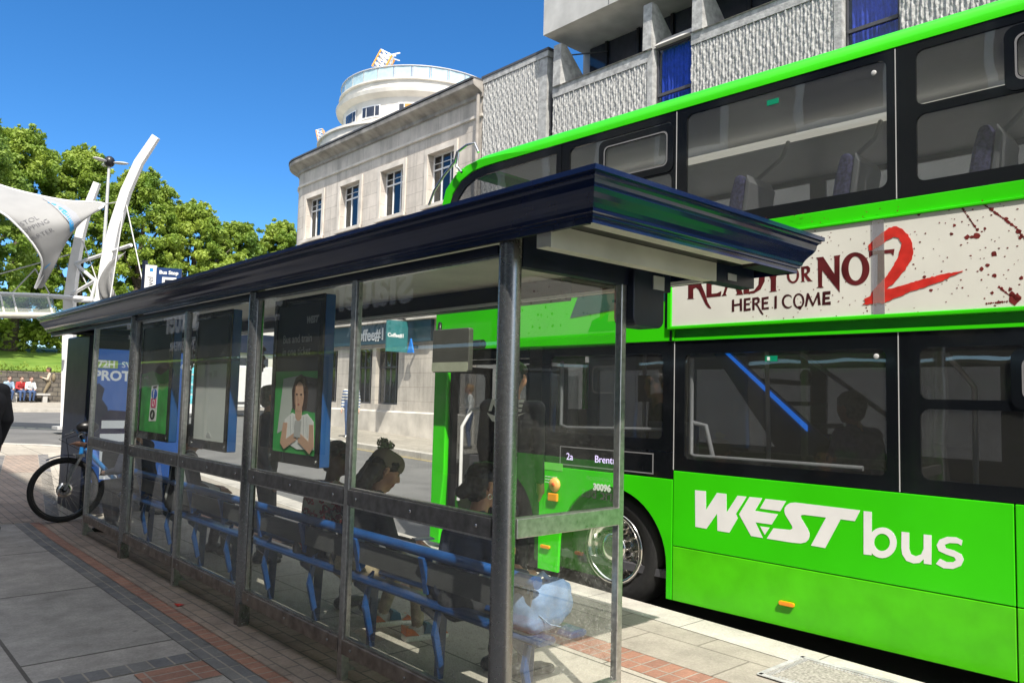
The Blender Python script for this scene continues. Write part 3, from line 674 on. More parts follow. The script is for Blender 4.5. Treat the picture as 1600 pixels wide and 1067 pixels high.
for k, (a, b) in enumerate(((14.87, 15.08), (10.38, 11.42), (5.78, 6.8), (1.2, 2.2))):
    z0, z1 = 7.2, 10.05 if k else 9.95
    f = MB(); f.ring([(a, z0), (b, z0), (b, z1), (a, z1)], [(a+.04, z0+.04), (b-.04, z0+.04), (b-.04, z1-.05), (a+.04, z1-.05)], 'x', FX+.1, FX+.16)
    f.box(FX+.08, FX+.15, a+.04, b-.04, 8.83, 8.9)
    wo = f.build('window', 'greyd', cb)
    cu = MB(); n = 48; vs = []
    for i in range(n+1):
        y = a+.06+(b-a-.12)*i/n; x = FX+.24+.035*math.sin(i*1.3)+.02*math.sin(i*.47)
        vs += [(x, y, z0), (x, y, z1-.06)]
    cu.add(vs, [(2*i, 2*i+2, 2*i+3, 2*i+1) for i in range(n)], 0, True); cu.build('curtain', 'bluecurt', wo)
    gl = MB(); gl.box(FX+.12, FX+.13, a+.04, b-.04, z0+.04, z1-.05); gl.build('pane', glass('office_glass%d' % k, (.8, .85, .9), 1.5), wo)
    if k: 
        s = MB(); s.prism([(FX-.05, 10.053), (FX+.9, 10.053), (FX+.9, 10.35), (FX+.3, 10.35)], 'y', a+.0, b-.02); s.build('sill', 'conc2', wo)
dw = MB(); dw.box(FX+1.15, FX+1.25, -4, 14.6, 10.2, 11.4); dk = dw.build('window_band', 'dkwin', cb)
ml = MB()
for i in range(16): ml.box(FX+1.08, FX+1.14, 13.9-i*1.1, 13.98-i*1.1, 10.2, 11.4)
ml.build('mullion', 'black', dk)
sl_ = MB(); sl_.box(FX-.35, FX+9, -8, 14.95, 11.42, 12.7); sl_.build('overhang', 'conc2', cb)
sj = MB()
for y in (12.6, 10.0, 7.4): sj.box(FX-.355, FX-.352, y, y+.02, 11.43, 12.69)
sj.build('joint', 'greyd', cb)
tr = MB(); tr.tube([(FX+.3, 14.55, 10.95), (FX+1.1, 13.9, 11.1)], .02, 6); tr.build('rail', 'greyd', cb)

# ---------------------------------------------------------------- hanging sign and parking sign on the coffee shop
t = thing('hanging_sign', 'square teal sign hanging out from the dark shop fascia', 'sign', (14, 21.5, 3.2))
p0 = onX(622, 530, 14.0)
mb = MB(); mb.box(13.55, 14.35, p0.y-.03, p0.y+.03, 2.95, 3.95); mb.build('board', 'signteal', t)
mb = MB(); mb.tube([(13.5, p0.y, 4.02), (14.45, p0.y, 4.02)], .025, 6); mb.build('bracket', 'black', t)
text('lettering', 'Coffee#1', .165, (13.58, p0.y-.034, 3.42), (1, 0, 0), (0, 0, 1), 'white', t, bold=.006)
p1 = onX(649, 542, FX-.1); t = thing('wall_sign', 'small blue triangular sign on the stone pier right of the shop windows', 'sign', tuple(p1))
mb = MB(); mb.prism([(p1.y-.17, p1.z-.2), (p1.y+.17, p1.z-.2), (p1.y+.0, p1.z+.26)], 'x', FX-.3, FX-.25); mb.build('board', M('sign_blue', (.02, .2, .7), .4), t)
mb = MB(); mb.box(FX-.25, FX-.003, p1.y-.02, p1.y+.02, p1.z-.05, p1.z+.05); mb.build('bracket', 'black', t)

# ---------------------------------------------------------------- menswear shop on the near side (throws the shade, mirrored in the glass)
sh = thing('menswear_shop', 'tall shaded shop building behind the viewer, seen mirrored in the shelter glass', 'building', (-4, 4, 0))
mb = MB(); mb.box(-14, -2.2, -30, 30, 4.6, 14.3); mb.box(-14, -2.2, -30, 30, .0, 2.25)
mb.build('wall', 'slstone', sh)
mb = MB(); mb.box(-2.195, -2.0, -30, 30, 2.3, 4.1); f = mb.build('fascia', 'slfascia', sh)
for y, s in ((9.5, 1.05), (18.0, 1.05), (1.6, 1.05)):
    text('lettering', 'slater', s, (-1.99, y, 2.95), (0, 1, 0), (0, 0, 1), 'white', f, bold=.025, ext=.02)
    text('lettering', 'MENSWEAR', .3, (-1.99, y+.25, 2.5), (0, 1, 0), (0, 0, 1), 'white', f, bold=.006, ext=.01)
    text('lettering', 'slater', .55, (-1.99, y+4.3, 3.2), (0, 1, 0), (0, 0, 1), 'white', f, bold=.012, ext=.01)
    text('lettering', 'MENSWEAR', .16, (-1.99, y+4.4, 2.92), (0, 1, 0), (0, 0, 1), 'white', f, bold=.003, ext=.01)
for i in range(14):
    y = -18+i*2.8
    mb = MB(); mb.box(-2.19, -2.12, y, y+1.3, 6.2, 8.4); mb.box(-2.19, -2.12, y, y+1.3, 10, 12); mb.build('window', 'dkwin', sh)
    mb = MB(); mb.ring([(y-.12, 6.05), (y+1.42, 6.05), (y+1.42, 8.55), (y-.12, 8.55)], [(y, 6.2), (y+1.3, 6.2), (y+1.3, 8.4), (y, 8.4)], 'x', -2.197, -2.08); mb.build('window_surround', 'white', sh)
    mb = MB(); mb.box(-2.192, -2.14, y-.5, y+2.0, .5, 2.2); mb.build('shop_window', 'dkwin', sh)

# ================================================================ bus shelter
SA = 2.271; PY = [2.560, 3.854, 5.188, 6.486, 7.846, 9.213]; SW = 3.026
sh_ = thing('bus_shelter', 'long glazed bus shelter with a moulded navy roof edge and steel posts', 'bus shelter', (2.9, 6, 0))
# roof: cyma cornice swept round the rectangle
prof = [(0, 2.232), (0, 2.256), (.01, 2.258), (.01, 2.268), (.018, 2.272), (.022, 2.286), (.03, 2.302), (.042, 2.318), (.056, 2.334), (.066, 2.35), (.07, 2.364), (.072, 2.378), (.079, 2.386), (.086, 2.388), (.086, 2.4), (.1, 2.402), (.1, 2.422)]
RX0, RX1, RY0, RY1 = 2.2, 3.77, 2.01, 11.3
mb = MB(); vs = []; p = len(prof)
for sx, sy, x, y in ((-1, -1, RX0, RY0), (1, -1, RX1, RY0), (1, 1, RX1, RY1), (-1, 1, RX0, RY1)):
    for o, z in prof: vs.append((x+sx*o, y+sy*o, z))
mb.add(vs, [(k*p+j, ((k+1) % 4)*p+j, ((k+1) % 4)*p+j+1, k*p+j+1) for k in range(4) for j in range(p-1)])
for f in range(len(mb.sm)): mb.sm[f] = False
cornice = mb.build('roof_cornice', 'navy', sh_)
mb = MB(); q = .098
mb.prism([(RX0-q, RY0-q), (RX1+q, RY0-q), (RX1+q, RY1+q), (RX0-q, RY1+q)], 'z', 2.405, 2.4205); mb.build('roof_panel', 'navy2', sh_)
mb = MB(); mb.box(RX0+.06, 3.548, 2.34, RY1-.1, 2.33, 2.35)
mb.box(RX0+.03, 3.45, 2.035, 2.135, 2.25, 2.262); mb.build('soffit', 'cream', sh_)
mb = MB(); mb.box(2.215, 3.4, 2.262, 2.335, 2.175, 2.262); mb.box(2.215, 3.4, 2.25, 2.262, 2.17, 2.264); mb.build('end_beam', 'cream', sh_)
mb = MB(); mb.box(2.3, 3.548, 2.137, 2.26, 2.266, 2.40); mb.box(3.455, 3.76, 2.03, 2.135, 2.236, 2.30); mb.build('end_shadow_gap', 'black', sh_)  # black filling stands in for the shadow in the gap beside the beam
mb = MB(); mb.box(3.403, 3.755, 2.25, 2.335, 2.172, 2.30); ep = mb.build('end_panel', 'navy2', sh_)
mb = MB(); mb.box(3.5, 3.58, 2.246, 2.2495, 2.19, 2.225); mb.build('sticker', 'lightgrey', ep)
mb = MB(); mb.box(3.55, 3.64, 3.5, RY1-.05, 2.19, 2.40); mb.build('rear_beam', 'navy2', sh_)
mb = MB(); mb.box(3.52, 3.548, 2.42, RY1-.05, 2.196, 2.215); mb.build('light_strip', 'white', sh_)
mb = MB(); mb.box(SA-.028, SA+.028, PY[0]+.055, RY1-.05, 2.19, 2.231); mb.build('head_beam', 'navy2', sh_)
mb = MB(); mb.box(RX0+.004, RX0+.024, RY0+.03, RY1-.03, 2.2335, 2.32); mb.build('gutter_lining', 'black', sh_)
for i, y in enumerate(PY):
    mb = MB()
    if i % 2 == 0:
        mb.tube([(SA, y, -.01), (SA, y, 2.26)], .051, 24)
        o = mb.build('post', 'steel', sh_)
        mb = MB(); mb.box(SA-.05, SA+.015, y-.075 if i else y-.02, y-.045 if i else y-.015, .0, .15) if i else mb.box(SA+.01, SA+.1, y-.03, y+.03, 0, .02)
        mb.build('foot', 'steel', o)
    else:
        mb.box(SA-.024, SA+.024, y-.024, y+.024, 0, 2.232)
        o = mb.build('mullion', 'alu', sh_, bevel=.006)
        mb = MB(); mb.prism([(SA-.016, .03), (SA-.016, .14), (SA+.1, .03)], 'y', y+.025, y+.035); mb.build('gusset', 'alu', o)
for i in range(5):
    y0, y1 = PY[i]+(.052 if i % 2 == 0 else .025), PY[i+1]-(.025 if i % 2 == 0 else .052)
    mb = MB(); mb.box(SA-.03, SA+.022, y0, y1, .945, 1.03); r = mb.build('mid_rail', 'raild', sh_, bevel=.004)
    mb = MB()
    for k in (.08, .5, .92): mb.lathe([(0, 0), (.009, -.001), (.0095, -.004), (.0, -.006)], (SA-.03, y0+(y1-y0)*k, .985), 'x', 10)
    mb.build('bolts', 'chrome', r)
    mb = MB(); mb.box(SA-.03, SA+.022, y0, y1, .15, .228); r = mb.build('bottom_rail', 'kick', sh_, bevel=.004)
    mb = MB()
    for k in (.08, .5, .92): mb.lathe([(0, 0), (.008, -.001), (.008, -.004), (.0, -.006)], (SA-.03, y0+(y1-y0)*k, .19), 'x', 10)
    mb.build('bolts', 'alu', r)
    for z0, z1 in ((.229, .944), (1.031, 2.189)):
        mb = MB(); mb.add([(SA, y0, z0), (SA, y1, z0), (SA, y1, z1), (SA, y0, z1)], [(0, 1, 2, 3)]); mb.build('glass_pane', 'glass', sh_)
        mb = MB()
        mb.ring(rcorn(y0, y1, z0+.001, z1-.001), rcorn(y0+.012, y1-.012, z0+.009, z1-.012), 'x', SA-.012, SA+.012)
        mb.build('glazing_bead', 'alu', sh_)
# end screen
y = PY[0]
mb = MB(); mb.box(SW-.02, SW+.02, y-.02, y+.02, 0, 2.33); mb.build('corner_post', 'alu', sh_, bevel=.005)
mb = MB(); mb.box(SA+.053, SW-.022, y-.028, y+.022, .945, 1.03); mb.build('end_rail', 'alu', sh_, bevel=.004)
mb = MB(); mb.box(SA+.053, SW-.022, y-.028, y+.022, .15, .21); mb.build('end_bottom_rail', 'alu', sh_, bevel=.004)
for z0, z1 in ((.212, .944), (1.031, 2.134)):
    mb = MB(); mb.add([(SA+.05, y, z0), (SW-.02, y, z0), (SW-.02, y, z1), (SA+.05, y, z1)], [(0, 1, 2, 3)]); mb.build('end_glass', 'endglass', sh_)
mb = MB(); mb.box(SA+.053, 3.4, 2.535, 2.585, 2.135, 2.328); mb.build('end_header', 'navy2', sh_)
# label stickers on the beams
mb = MB(); mb.box(3.21, 3.3, 2.246, 2.249, 2.1, 2.168); mb.build('beam_sticker', 'lightgrey', sh_) if 0 else None
# hanging real time display seen end on
t = thing('display_unit', 'navy display cabinet with rounded lower corners hanging under the shelter roof beside the end screen', 'display', (3.2, 2.6, 2.0))
P = rrect(3.05, 3.3, 1.93, 2.24, .05); mb = MB(); mb.prism(P, 'y', 2.50, 2.63); mb.build('housing', 'navy2', t, bevel=.006)
mb = MB(); mb.box(3.2, 3.29, 2.492, 2.498, 2.13, 2.2); mb.build('sticker', 'lightgrey', t)
mb = MB(); mb.box(3.15, 3.2, 2.55, 2.59, 2.241, 2.329); mb.build('hanger', 'black', t)

# ================================================================ perch bench
bn = thing('bench', 'long blue metal perch bench with curved brackets running inside the shelter', 'bench', (2.7, 6, 0))
mb = MB(); mb.tube([(2.58, 2.66, .70), (2.58, 9.1, .70)], .03, 14); mb.build('back_rail', 'blue', bn)
mb = MB(); mb.box(2.575, 2.59, 2.7, 9.05, .53, .655); mb.build('back_board', 'boardg', bn)
for k, x0 in enumerate((2.55, 2.76)):
    P = [(x0, .428), (x0+.012, .418), (x0+.1, .416), (x0+.118, .424), (x0+.124, .438), (x0+.112, .45), (x0+.06, .455), (x0+.012, .448)]
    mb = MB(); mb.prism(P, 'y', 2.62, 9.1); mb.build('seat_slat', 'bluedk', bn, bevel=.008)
for i in range(10):
    y = 2.84+.705*i
    up = [(2.54, .675), (2.6, .68), (2.635, .6), (2.625, .5), (2.585, .47), (2.57, .56)]
    mb = MB(); mb.prism(up, 'y', y-.025, y+.025); mb.build('back_bracket', 'blue', bn, bevel=.006)
    lo = [(2.56, .414), (2.87, .414), (2.86, .385), (2.73, .34), (2.715, .0), (2.67, .0), (2.675, .3), (2.57, .385)]
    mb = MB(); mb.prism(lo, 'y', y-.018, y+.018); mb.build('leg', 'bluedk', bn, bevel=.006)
    bl = [(2.6, .46), (2.635, .49), (2.60, .30), (2.64, .12), (2.61, .1), (2.565, .28)]
    mb = MB(); mb.prism(bl, 'y', y-.115, y-.085); mb.build('blade', 'blue', bn, bevel=.005)

# ================================================================ light boxes behind the glass
bx = []
def lightbox(y0, y1, lab):
    t = thing('poster_box', lab, 'poster case', (2.4, (y0+y1)/2, 1.1), group='poster cases behind the shelter glass')
    z0, z1, x0, x1 = 1.09, 2.18, 2.385, 2.455
    mb = MB(); mb.box(x0, x1, y0, y1, z0, z1); mb.build('case', M('case_blue', (.015, .09, .3), .3, var=.1, coat=.3), t, bevel=.008)
    mb = MB(); mb.ring(rcorn(y0, y1, z0, z1), rrect(y0+.05, y1-.05, z0+.07, z1-.05, .012), 'x', x0-.012, x0-.001); mb.build('frame', 'blackgl', t)
    for yy in (y0+.03, y1-.03):
        mb = MB(); mb.ell((x0-.014, yy, z0+.035), (.006, .012, .012), 8); mb.build('lock', 'chrome', t)
    return t, x0-.003, y0+.05, y1-.05, z0+.07, z1-.05
def flat(name, pts, x, mat, parent, th=.0012):
    mb = MB(); mb.prism(pts, 'x', x-th, x); return mb.build(name, mat, parent)
pn = M('poster_navy', (.012, .02, .035), .35, var=.1); pg = M('poster_green', (.04, .38, .08), .4, var=.1, scale=3)
skin = M('printed_skin', (.62, .38, .27), .4, var=.06); hairp = M('printed_hair', (.05, .025, .02), .4, var=.2)
pgrey = M('poster_pale', (.5, .53, .5), .4, var=.1, scale=2)
# a: bus and train poster
t, x, y0, y1, z0, z1 = lightbox(4.42, 5.12, 'poster case showing a woman holding a phone under the words Bus and train')
W, H = y1-y0, z1-z0
def Q(a, b): return (y1-a*W, z0+b*H)      # a runs left to right for the reader
po = flat('poster', [Q(0, 0), Q(1, 0), Q(1, 1), Q(0, 1)], x, pn, t)
flat('print_green', [Q(0, 0), Q(1, 0), Q(1, .1), Q(.9, .45), Q(1, .47), Q(1, .55), Q(0, .55)], x-.0015, pg, po)
flat('print_window', [Q(.1, .12), Q(.3, .16), Q(.55, .42), Q(.55, .52), Q(.2, .5)], x-.003, pgrey, po)
flat('print_seat', [Q(.5, .3), Q(.95, .28), Q(1, .5), Q(.6, .52)], x-.003, 'greyd', po)
flat('print_hair', [Q(.45, .3), Q(.42, .42), Q(.5, .505), Q(.62, .53), Q(.74, .5), Q(.8, .41), Q(.78, .3), Q(.62, .27)], x-.0045, hairp, po)
flat('print_blouse', [Q(.3, .07), Q(.28, .22), Q(.45, .27), Q(.62, .25), Q(.8, .27), Q(.95, .22), Q(.98, .04), Q(.6, .03)], x-.006, 'white', po)
flat('print_neck', [Q(.54, .24), Q(.52, .32), Q(.68, .32), Q(.68, .24), Q(.61, .21)], x-.0075, skin, po)
flat('print_face', [Q(*q) for q in ringpts((.61, .38), .105, .1, 18)], x-.009, skin, po)
flat('print_arm', [Q(.26, .2), Q(.2, .06), Q(.3, .02), Q(.58, .09), Q(.58, .15), Q(.34, .09), Q(.36, .2)], x-.009, skin, po)
flat('print_arm', [Q(.96, .2), Q(.99, .06), Q(.9, .01), Q(.63, .08), Q(.62, .15), Q(.87, .09), Q(.87, .2)], x-.0105, skin, po)
flat('print_phone', [Q(.53, .11), Q(.68, .11), Q(.7, .22), Q(.55, .22)], x-.012, 'lightgrey', po)
for yy in (.56, .66): flat('print_eye', [Q(*q) for q in ringpts((yy, .395), .022, .006, 8)], x-.0105, hairp, po)
flat('print_lips', [Q(*q) for q in ringpts((.61, .328), .026, .006, 8)], x-.0105, M('print_lips', (.42, .14, .11), .4), po)
flat('print_face_shade', [Q(.53, .46), Q(.508, .4), Q(.52, .33), Q(.57, .29), Q(.55, .34), Q(.545, .4)], x-.0104, M('print_skin_shade', (.45, .26, .18), .4), po)
flat('print_nose', [Q(.605, .39), Q(.59, .355), Q(.615, .352)], x-.0104, M('print_skin_shade2', (.48, .28, .2), .4), po)
for a0 in (.42, .5, .72, .8): flat('print_fold', [Q(a0, .25), Q(a0+.015, .25), Q(a0+.04, .12), Q(a0+.03, .11)], x-.0075, 'lightgrey', po)
flat('print_fringe', [Q(.5, .4), Q(.53, .46), Q(.62, .49), Q(.7, .46), Q(.72, .4), Q(.76, .45), Q(.66, .515), Q(.55, .505), Q(.48, .46)], x-.0112, hairp, po)
text('lettering', 'WEST', .06, (x-.004, y1-.68*W, z0+.87*H), (0, -1, 0), (0, 0, 1), 'lightgrey', po, shear=.25, bold=.003, ext=.0005)
text('lettering', 'Bus and train', .078, (x-.004, y1-.14*W, z0+.745*H), (0, -1, 0), (0, 0, 1), 'lightgrey', po, ext=.0005)
text('lettering', 'in one ticket', .078, (x-.004, y1-.14*W, z0+.66*H), (0, -1, 0), (0, 0, 1), 'lightgrey', po, ext=.0005)
# b: blank pale poster
t, x, y0, y1, z0, z1 = lightbox(5.86, 6.6, 'poster case with a blank pale sheet, middle of the three behind the glass')
W, H = y1-y0, z1-z0
po = flat('poster', [Q(0, 0), Q(1, 0), Q(1, 1), Q(0, 1)], x, M('poster_white', (.62, .64, .62), .4, var=.05, scale=2), t)
flat('shaded_top', [Q(0, .62), Q(1, .62), Q(1, 1), Q(0, 1)], x-.0015, M('poster_shaded_top', (.05, .055, .06), .4), po)  # shade over the top of the poster, painted as a dark sheet
text('lettering', 'Over 20', .075, (x-.003, y1-.28*W, z0+.52*H), (0, -1, 0), (0, 0, 1), 'lightgrey', po, ext=.0005)
flat('print_triangle', [Q(.42, .03), Q(.62, .02), Q(.5, .075)], x-.0015, 'lightgrey', po)
# c: green social media poster
t, x, y0, y1, z0, z1 = lightbox(7.15, 8.02, 'poster case with a green sheet showing a phone with three round app icons')
W, H = y1-y0, z1-z0
po = flat('poster', [Q(0, 0), Q(1, 0), Q(1, 1), Q(0, 1)], x, pn, t)
flat('print_green', [Q(0, 0), Q(1, 0), Q(1, .6), Q(.7, .54), Q(.4, .58), Q(0, .55)], x-.0015, M('crumpled_green_print', (.03, .34, .05), .4, var=.5, scale=5), po)
flat('print_phone', [Q(.36, .1), Q(.62, .11), Q(.64, .45), Q(.4, .44)], x-.003, 'white', po)
flat('print_notch', [Q(.44, .432), Q(.6, .437), Q(.58, .42), Q(.46, .415)], x-.0045, 'black', po)
flat('print_blue_disc', [Q(*q) for q in ringpts((.515, .36), .1, .05, 20)], x-.0045, M('icon_blue', (.02, .12, .6), .4), po)
text('lettering', 'f', .105, (x-.006, y1-.475*W, z0+.322*H), (0, -1, 0), (0, 0, 1), 'white', po, bold=.004, ext=.0005)
flat('print_pink_square', rrect(Q(.59, 0)[0], Q(.41, 0)[0], Q(0, .23)[1], Q(0, .32)[1], .02), x-.0045, M('icon_pink', (.75, .05, .2), .4), po)
mb = MB(); mb.ring(ringpts((Q(.5, 0)[0], Q(0, .275)[1]), .034, .034, 20), ringpts((Q(.5, 0)[0], Q(0, .275)[1]), .024, .024, 20), 'x', x-.007, x-.006); mb.build('print_camera_ring', 'white', po)
flat('print_black_disc', [Q(*q) for q in ringpts((.485, .165), .09, .048, 20)], x-.0045, 'black', po)
text('lettering', 'd', .07, (x-.006, y1-.455*W, z0+.14*H), (0, -1, 0), (0, 0, 1), 'white', po, ext=.0005)
text('lettering', 'Stay up to date', .07, (x-.003, y1-.1*W, z0+.76*H), (0, -1, 0), (0, 0, 1), 'grey', po, ext=.0005)
text('lettering', 'socially', .045, (x-.003, y1-.09*W, z0+.505*H), (0, -1, 0), (0, 0, 1), 'white', po, ext=.0005)

# ================================================================ advertising kiosk at the far end
kz = thing('advert_kiosk', 'dark advertising kiosk with a blue deodorant poster at the far end of the shelter', 'kiosk', (3.1, 11, 0))
mb = MB(); mb.box(2.5, 3.74, 10.45, 11.55, 0.02, 2.2); mb.build('case', 'navy2', kz, bevel=.02)
pb = M('poster_blue', (.045, .13, .42), .35, var=.2, scale=2, emit=(.045, .13, .42), es=.3)
X0, X1, Z0, Z1, yk = 2.56, 3.68, .42, 2.03, 10.44
def KQ(pts, d, name, mat, par): mb = MB(); mb.prism([(X0+a*(X1-X0), Z0+b*(Z1-Z0)) for a, b in pts], 'y', yk-d-.0012, yk-d); return mb.build(name, mat, par)
po = KQ([(0, 0), (1, 0), (1, 1), (0, 1)], 0, 'poster', pb, kz)
KQ([(.02, .855), (.24, .855), (.24, .915), (.02, .915)], .0015, 'print_lozenge', 'backlime', po)
text('lettering', '72H', .115, (X0+.04, yk-.003, Z0+.862*(Z1-Z0)), (1, 0, 0), (0, 0, 1), 'backlit', po, bold=.004, ext=.0005)
text('lettering', 'SWEAT & ODOUR', .105, (X0+.31, yk-.003, Z0+.865*(Z1-Z0)), (1, 0, 0), (0, 0, 1), 'backlit', po, ext=.0005)
text('lettering', 'PROTECTION', .165, (X0+.0, yk-.003, Z0+.765*(Z1-Z0)), (1, 0, 0), (0, 0, 1), 'backlit', po, bold=.006, ext=.0005)
KQ([(-.02, .3), (-.02, .7), (.06, .74), (.12, .7), (.1, .62), (.16, .56), (.18, .46), (.2, .3)], .0015, 'print_figure', M('poster_deep_blue', (.012, .035, .2), .4), po)
KQ([(.12, .02), (.4, .02), (.42, .36), (.1, .36)], .003, 'print_bottle', 'backlit', po)
KQ([(.09, .36), (.42, .36), (.42, .46), (.36, .53), (.18, .54), (.1, .48)], .003, 'print_cap', M('poster_purple', (.03, .02, .22), .4), po)
KQ([(.11, .4), (.4, .4), (.4, .46), (.11, .46)], .0045, 'print_label', 'backlit', po)
text('lettering', 'FREE', .05, (X0+.2, yk-.006, Z0+.415*(Z1-Z0)), (1, 0, 0), (0, 0, 1), 'ink', po, ext=.0005) if 0 else None
KQ([(.13, .06), (.36, .06), (.4, .3), (.14, .3)], .0045, 'print_oval', 'black', po)
mb = MB(); mb.box(X0, X1, yk-.012, yk-.001, Z1+.002, Z1+.1); hd = mb.build('header', 'greyd', kz)
text('lettering', 'Bauer', .06, (X0+.42, yk-.014, Z1+.025), (1, 0, 0), (0, 0, 1), 'lightgrey', hd, ext=.0005)
mb = MB(); mb.box(X0-.04, X1+.04, yk-.03, yk-.001, .2, .4); mb.build('plinth', 'black', kz)

# ================================================================ double deck bus
BANG = math.atan2(-1, .0428)
BO = Vector((5.1988-.0428*6.7, 6.7, 0)); BR = Matrix.Rotation(BANG, 4, 'Z')
bus = thing('bus', 'lime green double deck bus standing at the kerb with its front door open', 'bus', (BO.x, BO.y, -.13), BANG)
bus['_loc'] = 1
LIFT = Matrix.Translation((0, 0, .13))
def bb(mb, name, mats, parent=None, bevel=0):
    o = mb.build(name, mats, parent or bus, local=True, bevel=bevel)
    if parent is None: o.matrix_parent_inverse = LIFT
    return o
def bl_(o, parent):
    if parent is bus: o.matrix_parent_inverse = LIFT
    return o
BINV = (Matrix.Translation(BO) @ BR).inverted()
def UW(x, y):
    """where the line of sight meets the bus side: metres back from the front, height"""
    d = ray(x, y); t = 5.1988/(d.x+.0428*d.y); p = BINV @ (EYE+d*t); return (p.x, p.z)
L_ = 10.9; BW = 2.5
def side(mb, poly, y0=0, y1=.03, mi=0): return mb.prism(poly, 'y', y0, y1, mi)
def arc(cx, cz, r, a0, a1, n=24): return [(cx+r*math.cos(a0+(a1-a0)*i/n), cz+r*math.sin(a0+(a1-a0)*i/n)) for i in range(n+1)]
# --- green skirts
WC, WZ, AR = 2.37, .28, .56
mb = MB(); side(mb, [(1.56, .04), (1.8, .04)]+[(WC+AR*math.cos(a), WZ+AR*math.sin(a)) for a in [PI+.0-(PI+.0)*i/24 for i in range(0, 25)] if WC+AR*math.cos(a) > 1.8]+[(2.93, .04), (2.982, .04), (2.982, .955), (1.56, .955)])
bb(mb, 'front_skirt', 'green', bevel=.004)
S = [(2.99, 5.272), (5.28, 6.9)]
for a, b in S:
    mb = MB(); side(mb, [(a, .04), (b, .04), (b, .448), (a, .448)]); bb(mb, 'lower_skirt', M('skirt_green', (.075, .56, .004), .35, var=.1, coat=.1, wave=.2, spec=.35), bevel=.004)
    mb = MB(); side(mb, [(a, .454), (b, .454), (b, 1.024), (a, 1.024)]); bb(mb, 'side_panel', 'green', bevel=.004)
RC = 7.6
mb = MB(); side(mb, [(6.91, .04), (7.02, .04), (7.02, .28)]+arc(RC, .28, .58, PI, 0)+[(8.18, .04), (L_, .04), (L_, 1.024), (6.91, 1.024)]); bb(mb, 'rear_skirt', 'green', bevel=.004)
mb = MB(); mb.box(1.56, L_-.02, .032, .05, .06, 1.03); 
mb2 = MB(); side(mb2, [(1.56, .06), (1.8, .06), (1.8, .28)]+arc(WC, .28, .6, PI, 0)+[(2.98, .06), (7.0, .06), (7.0, .28)]+arc(RC, .28, .6, PI, 0)+[(8.2, .06), (L_-.02, .06), (L_-.02, 1.02), (1.56, 1.02)], .032, .05); bb(mb2, 'skirt_backing', 'black')
# --- wheels
def wheel(u, y):
    mb = MB(); mb.lathe([(.30, .0), (.36, -.03), (.44, -.025), (.475, .02), (.48, .06), (.48, .22), (.44, .27), (.3, .27)], (u, y, .335), 'y', 40)
    ty = bb(mb, 'wheel', 'tyre')
    mb = MB(); mb.lathe([(.302, .005), (.3, -.02), (.285, -.03), (.26, -.02), (.255, .03), (.2, .07), (.13, .075), (.13, .0), (.115, -.03), (.06, -.04), (0, -.042)], (u, y, .335), 'y', 40)
    rim = bb(mb, 'rim', 'chrome', ty); mb = MB()
    for k in range(10):
        a = 2*PI*k/10; mb.tube([(u+.165*math.cos(a), y+.08, .335+.165*math.sin(a)), (u+.165*math.cos(a), y+.01, .335+.165*math.sin(a))], .019, 8)
    bb(mb, 'wheel_nuts', 'chrome', ty)
    mb = MB()
    for k in range(10):
        a = 2*PI*(k+.5)/10; mb.lathe([(0, .0), (.024, .001)], (u+.228*math.cos(a), y+.047, .335+.228*math.sin(a)), 'y', 10)
    bb(mb, 'vent_holes', 'black', ty)
    mb = MB(); mb.lathe([(.56, .0), (.57, .0), (.57, .4), (.56, .4)], (u, y-.02, .3), 'y', 30, a0=-.1, a1=PI+.1); bb(mb, 'wheel_arch', 'black')
wheel(WC, .07); wheel(RC, .07)
# --- underfloor so that no daylight shows below the body
mb = MB(); mb.box(.1, L_, .25, BW-.25, .02, .16); mb.box(2.99, 6.95, .08, BW-.1, .05, .15); bb(mb, 'chassis', 'black')
# --- front pillar, door way
mb = MB(); side(mb, [(0, .05), (.16, .05), (.16, .45), (.2, .75), (.21, 2.03), (.0, 2.03)], 0, .1); bb(mb, 'front_pillar', 'green', bevel=.012)
mb = MB(); side(mb, [(1.40, .04), (1.556, .04), (1.556, 2.03), (1.40, 2.03)], .003, .06); bb(mb, 'door_pillar', 'black')
mb = MB(); side(mb, [(.212, 1.93), (1.398, 1.93), (1.398, 2.03), (.212, 2.03)], .01, .12); side(mb, [(.212, 1.88), (1.398, 1.88), (1.398, 1.925), (.212, 1.925)], .02, .1); bb(mb, 'door_header', 'blackgl')
mb = MB(); mb.box(.2, 1.42, .02, .9, .1, .17); fl = bb(mb, 'entrance_floor', 'greyd')
mb = MB(); mb.box(.215, 1.395, .0, .019, .12, .172); bb(mb, 'yellow_step_edge', 'paint_y', fl)
for u, s in ((.24, 1), (1.37, -1)):       # folded door leaves
    mb = MB(); P0, P1 = (.03, .19), (.58, 1.87)
    mb.ring(rcorn(P0[0], P1[0], P0[1], P1[1]), rrect(P0[0]+.07, P1[0]-.07, P0[1]+.07, P1[1]-.07, .05), 'x', u, u+.04*s)
    d = bb(mb, 'door_leaf', 'black'); mb = MB(); mb.box(min(u+.015*s, u+.02*s), max(u+.015*s, u+.02*s), P0[0]+.07, P1[0]-.07, P0[1]+.07, P1[1]-.07); bb(mb, 'pane', 'busglass', d)
    mb = MB(); mb.tube([(u+.06*s, .12, .5), (u+.09*s, .12, .6), (u+.09*s, .12, 1.25), (u+.14*s, .2, 1.42), (u+.2*s, .45, 1.46)], .019, 8); bb(mb, 'grab_rail', 'white', d)
